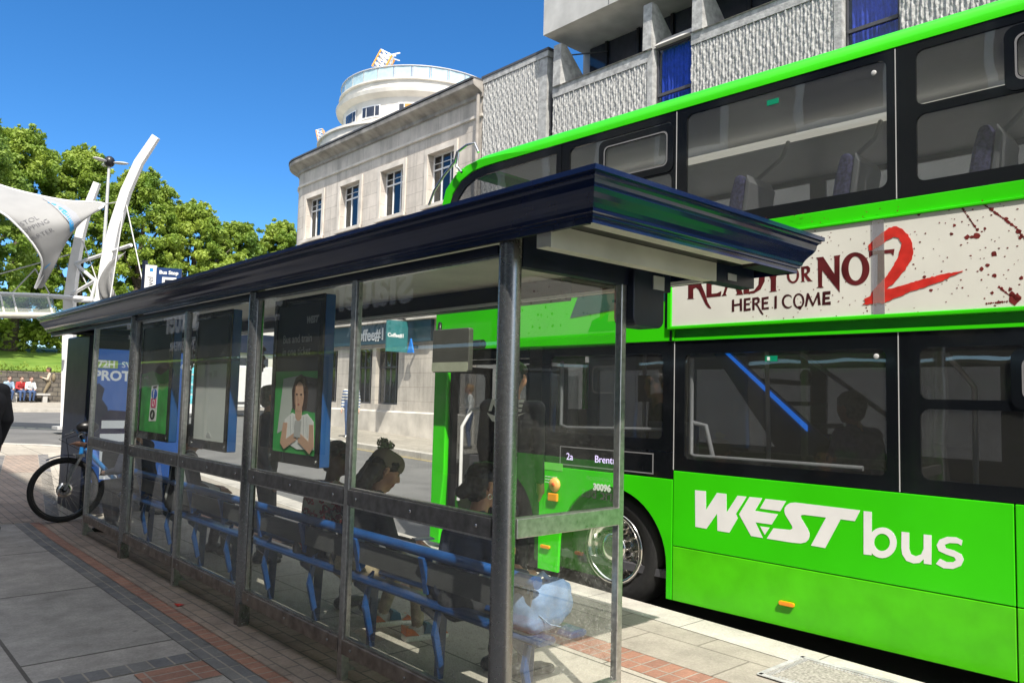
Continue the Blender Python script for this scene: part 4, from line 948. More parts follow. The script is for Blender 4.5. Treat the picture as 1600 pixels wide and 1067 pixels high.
# driver's cab screen, front dash, windscreen
mb = MB(); mb.box(1.15, 1.2, .95, 2.3, .17, 1.25); mb.box(.1, .55, .3, 2.4, .5, .95); mb.box(.3, 1.2, .92, .96, .17, 1.15); bb(mb, 'driver_cab', 'greyd')
mb = MB(); mb.box(.25, 1.2, .93, .935, 1.16, 1.8); bb(mb, 'cab_screen', 'busglass')
mb = MB(); mb.box(.5, .75, 1.3, 1.8, .5, 1.45); bb(mb, 'driver_seat', 'greyd')
mb = MB(); mb.box(.0, .05, .1, BW-.1, .05, .55); bb(mb, 'front_bumper', 'green', bevel=.01)
mb = MB(); mb.box(-.02, .04, .1, BW-.1, .553, .85); bb(mb, 'front_panel', 'blackgl')
mb = MB(); mb.box(.01, .02, .1, BW-.1, .853, 2.0); bb(mb, 'windscreen', 'busglass')
mb = MB(); mb.box(.0, .05, BW-.1, BW, .05, 2.03); mb.box(.0, .04, .1, BW-.1, 2.0, 2.4); bb(mb, 'front_surround', 'green')
mb = MB(); mb.box(-.005, -.001, .4, BW-.4, 2.06, 2.36); bb(mb, 'front_destination', 'blackgl')
# --- lower deck window band
def bay(a, b, z0, z1, win, name='window', hop=None, gm='busglass', rad=.05):
    """black surround of one bay with its rounded window; hop = height of the bar below a hopper"""
    mb = MB(); u0, u1, w0, w1 = win
    if hop is None:
        O = rcorn(a, b, z0, z1); I = rrect(u0, u1, w0, w1, rad); mb.ring(O, I, 'y', .006, .03); wins = [win]
    else:
        O = rcorn(a, b, z0, hop); I = rrect(u0, u1, w0, hop-.03, rad); mb.ring(O, I, 'y', .006, .03)
        O = rcorn(a, b, hop, z1); I = rrect(u0, u1, hop+.03, w1, rad); mb.ring(O, I, 'y', .006, .03); wins = [(u0, u1, w0, hop-.03), (u0, u1, hop+.03, w1)]
    f = bb(mb, name, 'blackgl')
    mb = MB()
    for q in wins: mb.box(q[0]-.01, q[1]+.01, .014, .018, q[2]-.01, q[3]+.01)
    bb(mb, 'pane', gm, f)
    if hop is not None:
        h0, h1 = u0+(u1-u0)*.32, u1+.02
        mb = MB(); O = rrect(h0, h1, hop-.02, w1-.02, .06); I = rrect(h0+.07, h1-.07, hop+.05, w1-.09, .04); mb.ring(O, I, 'y', -.004, .0055)
        bb(mb, 'hopper_frame', 'blackgl', f)
        mb = MB(); O = rrect(h0+.055, h1-.055, hop+.035, w1-.075, .045); I = rrect(h0+.066, h1-.066, hop+.046, w1-.086, .042); mb.ring(O, I, 'y', -.006, -.0045)
        bb(mb, 'hopper_trim', 'grey', f)
    return f
bay(1.56, 2.982, 1.165, 2.03, (1.66, 2.88, 1.26, 1.94))
f = bay(2.99, 4.655, 1.03, 2.03, (3.08, 4.58, 1.12, 1.93))
mb = MB(); mb.box(3.75, 3.84, .009, .013, 1.86, 1.9); st = bb(mb, 'exit_sticker', M('sticker_green', (.0, .25, .13), .4, var=0), f)
mb = MB(); mb.box(3.765, 3.785, .0075, .0088, 1.867, 1.893); bb(mb, 'sticker_mark', 'white', st)
mb = MB(); mb.ell((4.52, .008, 1.88), (.018, .005, .018), 8); bb(mb, 'glass_hammer_disc', 'lightgrey', f)
bay(4.66, 6.4, 1.03, 2.03, (4.78, 6.32, 1.12, 1.93), hop=1.58)
bay(6.41, 8.2, 1.03, 2.03, (6.5, 8.1, 1.12, 1.93)); bay(8.21, L_, 1.03, 2.03, (8.3, 10.5, 1.12, 1.93))
# --- display board between the skirt and the window
mb = MB(); side(mb, [(1.56, .96), (2.982, .96), (2.982, 1.16), (1.56, 1.16)], .004, .03); db = bb(mb, 'destination_board', 'blackgl')
mb = MB(); mb.ring([(1.8, .98), (2.8, .98), (2.8, 1.145), (1.8, 1.145)], [(1.81, .99), (2.79, .99), (2.79, 1.135), (1.81, 1.135)], 'y', .001, .003); bb(mb, 'board_trim', 'grey', db)
def btext(name, body, size, u, wz, mat, par, y=-.002, **k):
    o = text(name, body, size, (u, y, wz), (1, 0, 0), (0, 0, 1), mat, par, local=True, **k); return bl_(o, par)
btext('lettering', '2a', .085, 1.88, 1.03, 'led', db, ext=.0006); btext('lettering', 'Brentry', .085, 2.2, 1.03, 'led', db, ext=.0006)
# --- green strip over the lower windows and the advert above it
mb = MB(); side(mb, [(.0, 2.033), (2.982, 2.033), (2.982, 2.885), (.0, 2.885)], .0, .03)
bb(mb, 'front_quarter_panel', 'green', bevel=.004)
mb = MB(); side(mb, [(2.99, 2.033), (L_, 2.033), (L_, 2.055), (2.99, 2.055)], -.004, .03); bb(mb, 'lower_moulding', 'green')
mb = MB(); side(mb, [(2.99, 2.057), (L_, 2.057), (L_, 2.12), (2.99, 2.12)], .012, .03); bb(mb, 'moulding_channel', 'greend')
mb = MB(); side(mb, [(2.97, 2.15), (10.4, 2.15), (10.4, 2.765), (2.97, 2.765)], -.012, .02); ad = bb(mb, 'advert_panel', 'adw')
mb = MB(); mb.ring([(2.93, 2.122), (10.44, 2.122), (10.44, 2.785), (2.93, 2.785)], [(2.968, 2.148), (10.402, 2.148), (10.402, 2.767), (2.968, 2.767)], 'y', -.024, .02); bb(mb, 'advert_frame', 'green', bevel=.006)
mb = MB(); mb.box(4.515, 4.585, -.0215, -.0125, 2.15, 2.765); bb(mb, 'joint_strip', glass('clear_joint_strip', (.74, .74, .84), 1.5, veil=.22), ad)
mb = MB(); side(mb, [(2.99, 2.787), (L_, 2.787), (L_, 2.885), (2.99, 2.885)], .0, .03); bb(mb, 'waist_band', 'green', bevel=.004)
mb = MB(); a_, b_ = UW(891, 497), UW(903, 464); side(mb, [a_, (2.925, 2.36), (2.925, 2.77), (b_[0]+(2.77-b_[1])*(b_[0]-a_[0])/(b_[1]-a_[1]), 2.77)], -.003, -.0005); bb(mb, 'teal_panel', 'teal')
mb = MB(); side(mb, [(2.945, 2.033), (2.965, 2.033), (2.965, 2.115), (2.945, 2.115)], -.004, -.0005); side(mb, [(2.9, 2.14), (2.926, 2.14), (2.926, 2.77), (2.9, 2.77)], -.004, -.0005); bb(mb, 'advert_gap', 'black')
# advert lettering, drawn in the plane of the panel
def AP(org, k): return lambda a, b, t: Vector((a, -.0125-t, b))
def px_loops(loops, org, k):
    return [[UW(org[0]+a*k, org[1]+b*k) for a, b in lp] for lp in loops]
def decal(name, loops, org, k, mat, par, y=-.0125, ext=.0012):
    o = outline(name, px_loops(loops, org, k), lambda a, b, t: Vector((a, y-t, b)), ext, mat, par, local=True); return bl_(o, par)
o1, k1 = (1060, 400), .1375
decal('letter', [[(108,492),(122,482),(122,205),(108,198),(108,190),(245,172),(290,185),(308,225),(300,270),(265,312),(310,420),(345,530),(382,592),(382,598),(350,590),(318,550),(280,470),(240,385),(212,360),(180,375),(180,485),(192,488)],[(182,225),(182,330),(225,322),(247,285),(247,240),(225,215)]], o1, k1, 'maroon', ad)
decal('letter', [[(330,474),(330,160),(475,140),(480,195),(462,180),(388,190),(388,290),(470,275),(470,330),(458,318),(388,326),(388,432),(450,425),(500,400),(492,458)]], o1, k1, 'maroon', ad)
decal('letter', [[(500,458),(520,430),(610,130),(650,125),(735,410),(745,440),(660,445),(678,425),(655,350),(570,360),(548,432),(560,450)],[(582,325),(645,315),(612,210)]], o1, k1, 'maroon', ad)
decal('letter', [[(750,435),(757,120),(740,112),(890,95),(960,120),(995,190),(990,290),(945,380),(870,425)],[(815,150),(815,408),(870,395),(920,330),(928,240),(915,170),(880,140)]], o1, k1, 'maroon', ad)
decal('letter', [[(1040,412),(1060,400),(1060,270),(985,95),(970,85),(1070,72),(1058,88),(1100,205),(1145,85),(1130,72),(1195,62),(1180,85),(1120,250),(1120,395),(1132,402)]], o1, k1, 'maroon', ad)
decal('letter', [ringpts((1312,220),70,92), ringpts((1312,220),43,72)], o1, k1, 'maroon', ad)
decal('letter', [[(1398,298),(1412,290),(1405,135),(1395,128),(1480,115),(1508,140),(1505,180),(1470,215),(1520,278),(1537,288),(1480,290),(1440,225),(1440,288),(1450,294)],[(1440,150),(1440,200),(1465,190),(1472,160),(1460,145)]], o1, k1, 'maroon', ad)
dk = M('dark_maroon_print', (.05, .008, .01), .4)
decal('letter', [[(617,635),(620,500),(645,495),(645,550),(708,540),(708,488),(733,485),(735,625),(710,628),(708,562),(645,572),(645,632)]], o1, k1, dk, ad)
decal('letter', [[(752,630),(755,485),(830,475),(830,500),(780,505),(780,540),(822,535),(822,558),(780,560),(780,602),(832,592),(832,618)]], o1, k1, dk, ad)
decal('letter', [[(850,618),(850,478),(915,468),(937,490),(930,530),(908,545),(955,625),(978,662),(970,670),(945,650),(905,575),(876,548),(876,615)],[(876,500),(876,535),(900,530),(912,510),(902,493)]], o1, k1, dk, ad)
decal('letter', [[(957,612),(957,475),(1035,462),(1035,488),(982,495),(982,528),(1028,520),(1028,545),(982,550),(982,590),(1038,580),(1038,605)]], o1, k1, dk, ad)
decal('letter', [[(1100,602),(1103,458),(1130,455),(1128,598)]], o1, k1, dk, ad)
decal('letter', [ringpts((1252,518),66,80,22,.7,2*PI-.7)+ringpts((1262,518),52,62,22,2*PI-.75,.75)], o1, k1, dk, ad)
decal('letter', [ringpts((1378,512),64,86), ringpts((1378,512),42,68)], o1, k1, dk, ad)
decal('letter', [[(1372,570),(1400,570),(1408,600),(1390,612),(1372,598)]], o1, k1, dk, ad)
decal('letter', [[(1447,576),(1470,425),(1490,425),(1540,535),(1590,415),(1612,415),(1628,558),(1598,560),(1590,470),(1545,570),(1530,570),(1490,480),(1470,574)]], o1, k1, dk, ad)
o2, k2 = (1260, 340), .1625
decal('letter', [[(160,842),(165,715),(240,708),(240,738),(192,742),(190,765),(232,762),(232,785),(190,788),(188,815),(242,808),(242,838)]], o2, k2, dk, ad)
decal('letter', [[(105,678),(122,665),(118,410),(102,388),(170,380),(278,545),(278,395),(272,372),(335,362),(328,385),(328,720),(160,510),(160,660),(175,675)]], o2, k2, 'maroon', ad)
decal('letter', [ringpts((480,495),135,158,36), ringpts((480,492),67,118,36)], o2, k2, 'maroon', ad)
decal('letter', [[(610,330),(855,305),(845,370),(820,345),(757,350),(762,650),(690,680),(695,355),(640,365),(612,388)]], o2, k2, 'maroon', ad)
r2 = random.Random(3)
def rough(lp, amp):
    out = []
    for (a, b), (c, d) in zip(lp, lp[1:]+lp[:1]):
        n = max(1, int(math.hypot(c-a, d-b)/22))
        for i in range(n):
            f = i/n; out.append((a+(c-a)*f+r2.uniform(-amp, amp), b+(d-b)*f+r2.uniform(-amp, amp)))
    return out
decal('numeral', [rough([(605,270),(640,235),(720,160),(800,105),(870,88),(930,110),(985,170),(1025,250),(1035,330),(1020,400),(960,500),(880,600),(775,695),(900,662),(1150,590),(1330,545),(1520,518),(1400,570),(1300,620),(1050,700),(850,780),(740,830),(690,820),(620,836),(545,840),(575,820),(560,790),(610,770),(660,690),(760,590),(850,460),(900,350),(922,250),(900,205),(850,195),(780,220),(720,275),(690,290),(640,318),(610,320)], 5)], o2, k2, 'red', ad, y=-.014)
# splashes
mb = MB()
def blot(px, py, r, sq=1):
    u, wz = UW(px, py); n = 9
    P = [(u+r*(1+r2.uniform(-.35, .35))*math.cos(2*PI*i/n)*sq, wz+r*(1+r2.uniform(-.35, .35))*math.sin(2*PI*i/n)) for i in range(n)]
    mb.prism(P, 'y', -.0132, -.0122)
o3, k3 = (1400, 310), .178
for a, b, r in ((865,490,.017),(810,590,.011),(755,622,.012),(870,680,.011),(1040,890,.03),(1070,870,.02),(710,335,.018),(630,345,.014),(670,342,.01),(520,240,.01),(495,315,.009),(785,268,.008),(1080,290,.014),(1095,345,.012),(970,185,.012),(850,830,.01),(315,808,.01),(255,688,.01),(1105,700,.01),(845,100,.012),(720,280,.01),(1010,800,.012),(1020,840,.014),(930,790,.008),(205,148,.007)):
    blot(o3[0]+a*k3, o3[1]+b*k3, r, 1.0)
for i in range(260):
    f = r2.random(); px = 1170+430*f; blot(px, r2.uniform(330-(px-1300)*.09, 500-(px-1300)*.06), r2.uniform(.0015, .0045), 1.3)
for (a, b), (c, d), n in (((590, 95), (725, 290), 14), ((780, 60), (1060, 260), 22), ((1060, 260), (1180, 420), 10), ((910, 780), (1010, 860), 12), ((800, 925), (1000, 905), 10)):
    for i in range(n):
        f = i/n; blot(o3[0]+(a+(c-a)*f)*k3, o3[1]+(b+(d-b)*f)*k3, r2.uniform(.003, .008), 1)
for i in range(260):
    u, wz = r2.uniform(5.4, 9.5), r2.uniform(2.18, 2.74); n = 7; r = r2.choice((.003, .005, .009, .014)); mb.prism([(u+r*(1+r2.uniform(-.3, .3))*math.cos(2*PI*k/n), wz+r*(1+r2.uniform(-.3, .3))*math.sin(2*PI*k/n)) for k in range(n)], 'y', -.0132, -.0122)
sp = bb(mb, 'print_splashes', 'splat', ad); sp['kind'] = 'stuff'
# printed face further back on the advert (mirrored in the end screen of the shelter)
fu, fw = 6.02, 2.46
def fpoly(pts, y, name, mat): mb = MB(); side(mb, [(fu+a, fw+b) for a, b in pts], y-.0008, y); return bl_(bb(mb, name, mat, ad), ad)
fpoly([(-.3, -.3), (-.26, -.2), (-.1, -.15), (.12, -.15), (.27, -.2), (.32, -.3)], -.0135, 'print_jacket', 'teal')
fpoly([(-.17, -.05), (-.17, .16), (-.08, .27), (.06, .27), (.16, .16), (.15, -.0), (.18, -.2), (.09, -.14), (-.1, -.14), (-.15, -.22)], -.0145, 'print_hair', M('print_auburn', (.22, .1, .05), .4, var=.4, scale=30))
fpoly([(-.05, -.09), (-.07, -.22), (.08, -.22), (.055, -.09)], -.0155, 'print_neck', skin)
fpoly(ringpts((.0, .03), .095, .135, 22), -.0165, 'print_face', skin)
for a in (-.042, .042): fpoly(ringpts((a, .05), .02, .009, 10), -.0175, 'print_eye', hairp); fpoly([(a-.025, .072), (a+.025, .076), (a+.025, .082), (a-.025, .08)], -.0175, 'print_brow', hairp)
fpoly([(-.1, .05), (-.1, .13), (-.03, .18), (.07, .17), (.105, .1), (.1, .04), (.06, .11), (-.05, .1)], -.0178, 'print_fringe', M('print_auburn2', (.3, .13, .05), .4, var=.4, scale=30))
fpoly([(-.006, .045), (.012, .0), (-.014, -.002)], -.0175, 'print_nose', M('print_shadow_skin', (.42, .24, .17), .4))
fpoly(ringpts((.0, -.045), .03, .011, 10), -.0175, 'print_mouth', 'maroon')
# --- fleet lettering
mb = MB(); ow, kw = (1080, 750), .175
wl_ = thing  # (keeps the lettering under the side panel)
sp0 = [o for o in bus.children if o.name.startswith('side_panel')][0]
decal('letter', [[(35,88),(132,98),(133,265),(232,112),(315,122),(317,288),(415,137),(495,146),(400,300),(417,338),(342,468),(235,450),(232,297),(137,433),(38,415)]], ow, kw, 'white', sp0, y=-.0006)
decal('letter', [[(522,148),(635,160),(570,272),(775,303),(720,395),(575,375),(642,515),(535,497),(428,303)]], ow, kw, 'white', sp0, y=-.0006)
decal('letter', [[(665,165),(847,186),(795,277),(615,252)]], ow, kw, 'white', sp0, y=-.0006)
decal('letter', [[(615,410),(700,422),(658,487)]], ow, kw, 'white', sp0, y=-.0006)
decal('letter', [[(735,427),(880,442),(898,436),(906,425),(900,405),(840,305),(832,275),(836,245),(855,220),(885,202),(930,198),(1510,268),(1462,365),(1335,348),(1197,605),(1070,582),(1205,332),(1010,308),(985,311),(978,320),(985,340),(1040,430),(1057,470),(1058,500),(1048,530),(1022,553),(980,563),(900,556),(675,520)]], ow, kw, 'white', sp0, y=-.0006)
ob, kb = (1000, 720), .375
decal('letter', [[(932,208),(966,212),(966,392),(932,388)]], ob, kb, 'white', sp0, y=-.0006)
decal('letter', [ringpts((1010,340),60,64), ringpts((1009,338),33,36)], ob, kb, 'white', sp0, y=-.0009)
decal('letter', [[(1090,294),(1122,298),(1122,365),(1130,388),(1150,396),(1172,388),(1182,365),(1182,305),(1215,309),(1215,431),(1183,427),(1183,408),(1165,424),(1140,426),(1110,415),(1093,388),(1089,360)]], ob, kb, 'white', sp0, y=-.0006)
decal('letter', [[(1340,352),(1325,343),(1290,341),(1270,348),(1275,362),(1310,372),(1340,388),(1350,410),(1338,436),(1305,449),(1265,446),(1233,428),(1250,406),(1278,420),(1305,421),(1317,412),(1310,400),(1275,388),(1245,374),(1236,350),(1248,327),(1280,315),(1318,317),(1344,330)]], ob, kb, 'white', sp0, y=-.0006)
skp = [o for o in bus.children if o.name.startswith('front_skirt')][0]
btext('lettering', '30096', .075, 2.19, .8, 'white', skp, bold=.004, ext=.0008)
for i in range(3): btext('lettering', 'emergency exit only', .018, 1.63, .86-.025*i, 'white', skp, ext=.0006)
mb = MB(); side(mb, [(1.6, .925), (1.84, .925), (1.84, .99), (1.6, .99)], -.003, -.0005); bb(mb, 'pale_notice', 'green2', skp)
mb = MB(); mb.lathe([(0, -.03), (.05, -.03), (.062, -.012), (.062, 0), (0, 0)], (1.755, 0, .8), 'y', 18); bb(mb, 'emergency_knob', M('orange_valve', (.9, .42, .12), .4), skp)
mb = MB(); mb.lathe([(0, -.034), (.02, -.034), (.02, -.03)], (1.755, 0, .8), 'y', 12); bb(mb, 'knob_centre', 'red', skp)
mb = MB(); mb.box(1.69, 1.8, -.03, -.001, .655, .725); bb(mb, 'valve_box', 'amber', skp, bevel=.008)
btext('lettering', "I'm a zero-emission", .075, 5.75, .85, 'lightgrey', [o for o in bus.children if o.name.startswith('side_panel')][1], ext=.0006)
btext('lettering', 'electric bus', .14, 5.75, .7, 'lightgrey', [o for o in bus.children if o.name.startswith('side_panel')][1], ext=.0006)
for u, wz in ((3.92, .2), (1.66, .245), (6.4, .2)):
    mb = MB(); P = rrect(u-.055, u+.055, wz-.014, wz+.016, .012); mb.prism(P, 'y', -.022, -.001); bb(mb, 'side_marker', 'amber', bevel=.004)
# --- upper deck
A = [(.02, 2.89), (.03, 3.35), (.06, 3.6), (.16, 3.78), (.36, 3.91), (.6, 3.96)]
# slanted corner pillar of the upper windscreen
mb = MB(); out = [(.0, 2.888), (.0, 3.3), (.02, 3.55), (.09, 3.75), (.24, 3.88), (.42, 3.95), (.62, 3.972), (1.0, 3.955), (1.5, 3.902)]; inn = [(.1, 2.888), (.1, 3.3), (.13, 3.52), (.2, 3.68), (.33, 3.8), (.5, 3.865), (.7, 3.885), (1.0, 3.89), (1.5, 3.892)]
vs = [(u, y, wz) for y in (0, .09) for u, wz in out+inn]; n = len(out); fs = []
for i in range(n-1):
    fs += [(i, i+1, n+i+1, n+i), (2*n+i, 3*n+i, 3*n+i+1, 2*n+i+1), (i, 2*n+i, 2*n+i+1, i+1), (n+i, n+i+1, 3*n+i+1, 3*n+i)]
mb.add(vs, fs); bb(mb, 'corner_pillar', 'green', bevel=.01)
# front side window with its curved leading edge
def fan(o, i): return o, i
O = [(.103, 2.89), (.103, 3.3), (.133, 3.515), (.205, 3.675), (.335, 3.795), (.505, 3.86), (.705, 3.88), (1.74, 3.886), (1.74, 2.89)]
I = [(.2, 2.99), (.2, 3.3), (.23, 3.49), (.3, 3.63), (.4, 3.72), (.54, 3.78), (.72, 3.8), (1.68, 3.81), (1.68, 2.99)]
mb = MB(); mb.ring(O, I, 'y', .006, .03); f = bb(mb, 'front_side_window', 'blackgl'); mb = MB(); mb.prism(I, 'y', .014, .018); bb(mb, 'pane', 'busglass', f)
mb = MB(); mb.add([(u, y, wz) for u, wz in ((.05, 2.95), (.06, 3.4), (.1, 3.6), (.25, 3.8), (.5, 3.93)) for y in (.1, BW-.1)], [(2*i, 2*i+1, 2*i+3, 2*i+2) for i in range(4)]); bb(mb, 'upper_windscreen', 'busglass')
f = bay(1.75, 2.982, 2.89, 3.886, (1.84, 2.94, 2.99, 3.82), hop=3.42)
f = bay(2.99, 4.655, 2.89, 3.886, (3.08, 4.6, 2.98, 3.83))
mb = MB(); mb.box(3.76, 3.85, .009, .013, 3.73, 3.77); st = bb(mb, 'exit_sticker', M('sticker_green2', (.0, .25, .13), .4, var=0), f)
mb = MB(); mb.ell((4.52, .008, 3.76), (.018, .005, .018), 8); bb(mb, 'glass_hammer_disc', 'lightgrey', f)
bay(4.66, 6.4, 2.89, 3.886, (4.78, 6.32, 2.98, 3.83), hop=3.44)
bay(6.41, 8.2, 2.89, 3.886, (6.5, 8.1, 2.98, 3.83)); bay(8.21, L_, 2.89, 3.886, (8.3, 10.5, 2.98, 3.83))
mb = MB()
for u in (2.986, 4.657): mb.box(u-.003, u+.003, .004, .02, 2.89, 3.88); mb.box(u-.003, u+.003, .004, .02, 1.03, 2.03)
bb(mb, 'panel_joints', 'lightgrey')
# roof with rounded coves and a rounded nose
mb = MB(); pr = [(0, 3.89), (.004, 3.93), (.018, 3.97), (.045, 4.005), (.09, 4.035), (.16, 4.055), (.4, 4.08), (1.25, 4.1), (BW-.4, 4.08), (BW-.16, 4.055), (BW-.09, 4.035), (BW-.045, 4.005), (BW-.018, 3.97), (BW-.004, 3.93), (BW, 3.89)]
st_ = [(.24, .0), (.36, .55), (.62, .92), (1.0, 1.0), (L_-.1, 1.0), (L_, .95)]
vs = []; p = len(pr); fs = []
for u, k in st_:
    for y, z in pr: vs.append((u, y, 3.9+(z-3.89)*k if k < 1 else z))
for i in range(len(st_)-1):
    for j in range(p-1): fs.append((i*p+j, (i+1)*p+j, (i+1)*p+j+1, i*p+j+1))
mb.add(vs, fs, 0, True); bb(mb, 'roof', 'green')
mb = MB(); mb.box(.7, L_, .02, BW-.02, 3.88, 3.889) ; bb(mb, 'upper_ceiling', 'white')
# --- inner floors, far side, rear
mb = MB(); mb.box(1.45, L_-.05, .05, BW-.05, .18, .24); bb(mb, 'lower_floor', 'greyd')
mb = MB(); mb.box(.1, L_-.05, .035, BW-.05, 2.1, 2.24); bb(mb, 'upper_floor', 'lightgrey')
mb = MB(); mb.box(1.5, L_-.05, .04, BW-.05, 2.06, 2.095); bb(mb, 'lower_ceiling', 'lightgrey')
mb = MB()
zz = [(.05, 1.12), (1.93, 2.99), (3.83, 3.9)]
for a, b in zz: mb.box(.05, L_, BW-.04, BW, a, b)
for u in (.05, 1.45, 2.95, 4.62, 6.35, 8.15, 10.4):
    for a, b in ((1.12, 1.93), (2.99, 3.83)): mb.box(u, u+.16, BW-.04, BW, a, b)
bb(mb, 'far_side', 'grey')
mb = MB()
mb.box(.2, L_-.05, BW-.025, BW-.02, 2.99, 3.83)
bb(mb, 'far_windows', 'busglass')
mb = MB(); mb.box(.2, L_-.05, BW-.025, BW-.02, 1.12, 1.93); bb(mb, 'far_windows', 'farglass')
mb = MB(); mb.box(L_-.04, L_, .03, BW-.0, .05, 3.89); bb(mb, 'rear_wall', 'green')
mb = MB(); mb.tube([(.8, .95, 3.79), (L_-.3, .95, 3.79)], .035, 8); bb(mb, 'ceiling_rail', 'railcream')
for u in (3.35, 4.1, 5.1, 6.0):
    mb = MB(); mb.tube([(u, .52, 3.2), (u+.02, .55, 3.35), (u+.1, .85, 3.6), (u+.12, .95, 3.78)], .018, 6); bb(mb, 'upper_pole', 'lightgrey')
def seat(u, y, zf):
    mb = MB(); P = [(u+.35, zf+.42), (u+.4, zf+.5), (u+.47, zf+.98), (u+.44, zf+1.06), (u+.38, zf+1.05), (u+.34, zf+.9), (u+.28, zf+.52), (u-.1, zf+.5), (u-.12, zf+.42)]
    mb.prism(P, 'y', y, y+.42); s = bb(mb, 'seat', 'seatp', bevel=.03)
    mb = MB(); mb.prism([(u+.405, zf+.45), (u+.43, zf+.45), (u+.51, zf+.98), (u+.48, zf+1.05)], 'y', y+.01, y+.41); bb(mb, 'seat_shell', 'lightgrey', s, bevel=.008)
for k in range(9):
    u = 1.1+.76*k
    seat(u, 1.95, 2.24)
    if k != 4: seat(u, 1.5, 2.24)
for u in (3.06, 3.87, 4.72, 5.55, 6.4): seat(u, .1, 2.24)
for u in (2.9, 4.6, 5.3, 6.0): seat(u, 1.9, .24)
# staircase with its blue lit edge, poles and handrails on the lower deck
ua, wa = 3.55, 1.9; ub, wb = 4.55, 1.05
mb = MB(); mb.prism([(2.5, 2.05), (2.68, 2.05), (3.95, .98), (3.95, .3), (3.8, .3)], 'y', 1.35, 1.39); sp_o = bb(mb, 'stair_panel', 'grey')
mb = MB(); mb.prism([(2.655, 2.02), (2.69, 2.02), (3.44, 1.385), (3.44, 1.335)], 'y', 1.325, 1.348); bb(mb, 'stair_light', 'blueled', sp_o)
mb = MB()
for k in range(8): mb.box(2.9+.15*k, 3.05+.15*k, 1.4, 2.3, 1.75-.2*k, 1.79-.2*k)
bb(mb, 'stair_tread', 'greyd')
mb = MB(); mb.tube([(3.4, 1.3, 2.0), (4.1, 1.3, 1.5), (4.25, 1.3, 1.3), (4.25, 1.3, .3)], .02, 8); bb(mb, 'stair_rail', 'lightgrey')
for pts in ([(3.09, .09, 1.9), (3.09, .09, 1.16), (3.12, .09, 1.14), (4.4, .09, 1.15)], [(3.45, .6, 2.05), (3.47, .6, 1.2), (3.47, .6, .25)], [(3.09, .1, 1.4), (3.2, .12, 1.38), (3.25, .14, 1.15)], [(1.7, .12, 1.9), (1.7, .12, 1.33), (1.78, .12, 1.3), (2.8, .12, 1.33)], [(2.05, .9, 2.05), (2.05, .9, .25)], [(4.85, .3, 1.9), (4.95, .5, 1.7), (4.95, .5, .25)], [(5.35, 1.2, 2.05), (5.35, 1.2, .25)]):
    mb = MB(); mb.tube(pts, .018, 8); bb(mb, 'handrail', 'white')
mb = MB(); mb.box(5.52, 5.62, 2.3, 2.42, .3, 2.0); bb(mb, 'pale_pillar', 'white')
mb = MB(); mb.box(2.25, 2.75, .7, .74, .6, 1.38); bb(mb, 'luggage_screen', M('blue_screen', (.3, .36, .5), .4))
mb = MB(); mb.box(2.0, 2.1, .87, .93, 1.55, 1.8); bb(mb, 'ticket_reader', 'black')
mb = MB(); mb.prism(ringpts((3.77, 1.77), .045, .06, 10), 'y', .6, .615); bb(mb, 'strap_handle', 'black')
# mirror, camera and grab tubes outside
mb = MB(); o = onX(677, 514, 4.75); P = [BINV @ onX(*q, 4.75) for q in ((678, 516), (732, 512), (732, 580), (678, 582))]
us = [p.x for p in P]; zs_ = [p.z for p in P]
mb.prism(rrect(min(us)+.02, max(us), min(zs_), max(zs_), .025), 'y', P[0].y-.03, P[0].y+.03); mi = bb(mb, 'wing_mirror', M('mirror_back', (.06, .06, .05), .4), bevel=.01)
mb = MB(); mb.prism(rrect(min(us)+.025, max(us)-.005, min(zs_)+.006, min(zs_)+.1, .02), 'y', P[0].y-.034, P[0].y-.031); bb(mb, 'lower_glass', M('mirror_low', (.36, .38, .28), .25), mi)
mb = MB(); mb.tube([(min(us)+.1, P[0].y, max(zs_)), (min(us)+.1, P[0].y, max(zs_)+.06), (.0, .05, max(zs_)+.1)], .018, 8); bb(mb, 'mirror_arm', 'black', mi)
mb = MB(); p = BINV @ onX(748, 538, 4.9); mb.tube([(p.x-.07, -.06, p.z), (p.x+.08, -.06, p.z)], .045, 12); mb.box(p.x-.05, p.x+.05, -.06, -.001, p.z-.03, p.z+.03); bb(mb, 'side_camera', 'black')
mb = MB()
def tb(*q, y=-.05): return [tuple((lambda w_: (w_[0], y, w_[1]))(UW(*a))) for a in q]
mb.tube(tb((676, 322), (684, 300), (700, 275), (716, 255), (720, 240), (735, 229), (748, 226), (753, 240)), .014, 8)
mb.tube(tb((722, 240), (719, 262), (727, 271)), .014, 8); bb(mb, 'tree_guard', 'chrome')

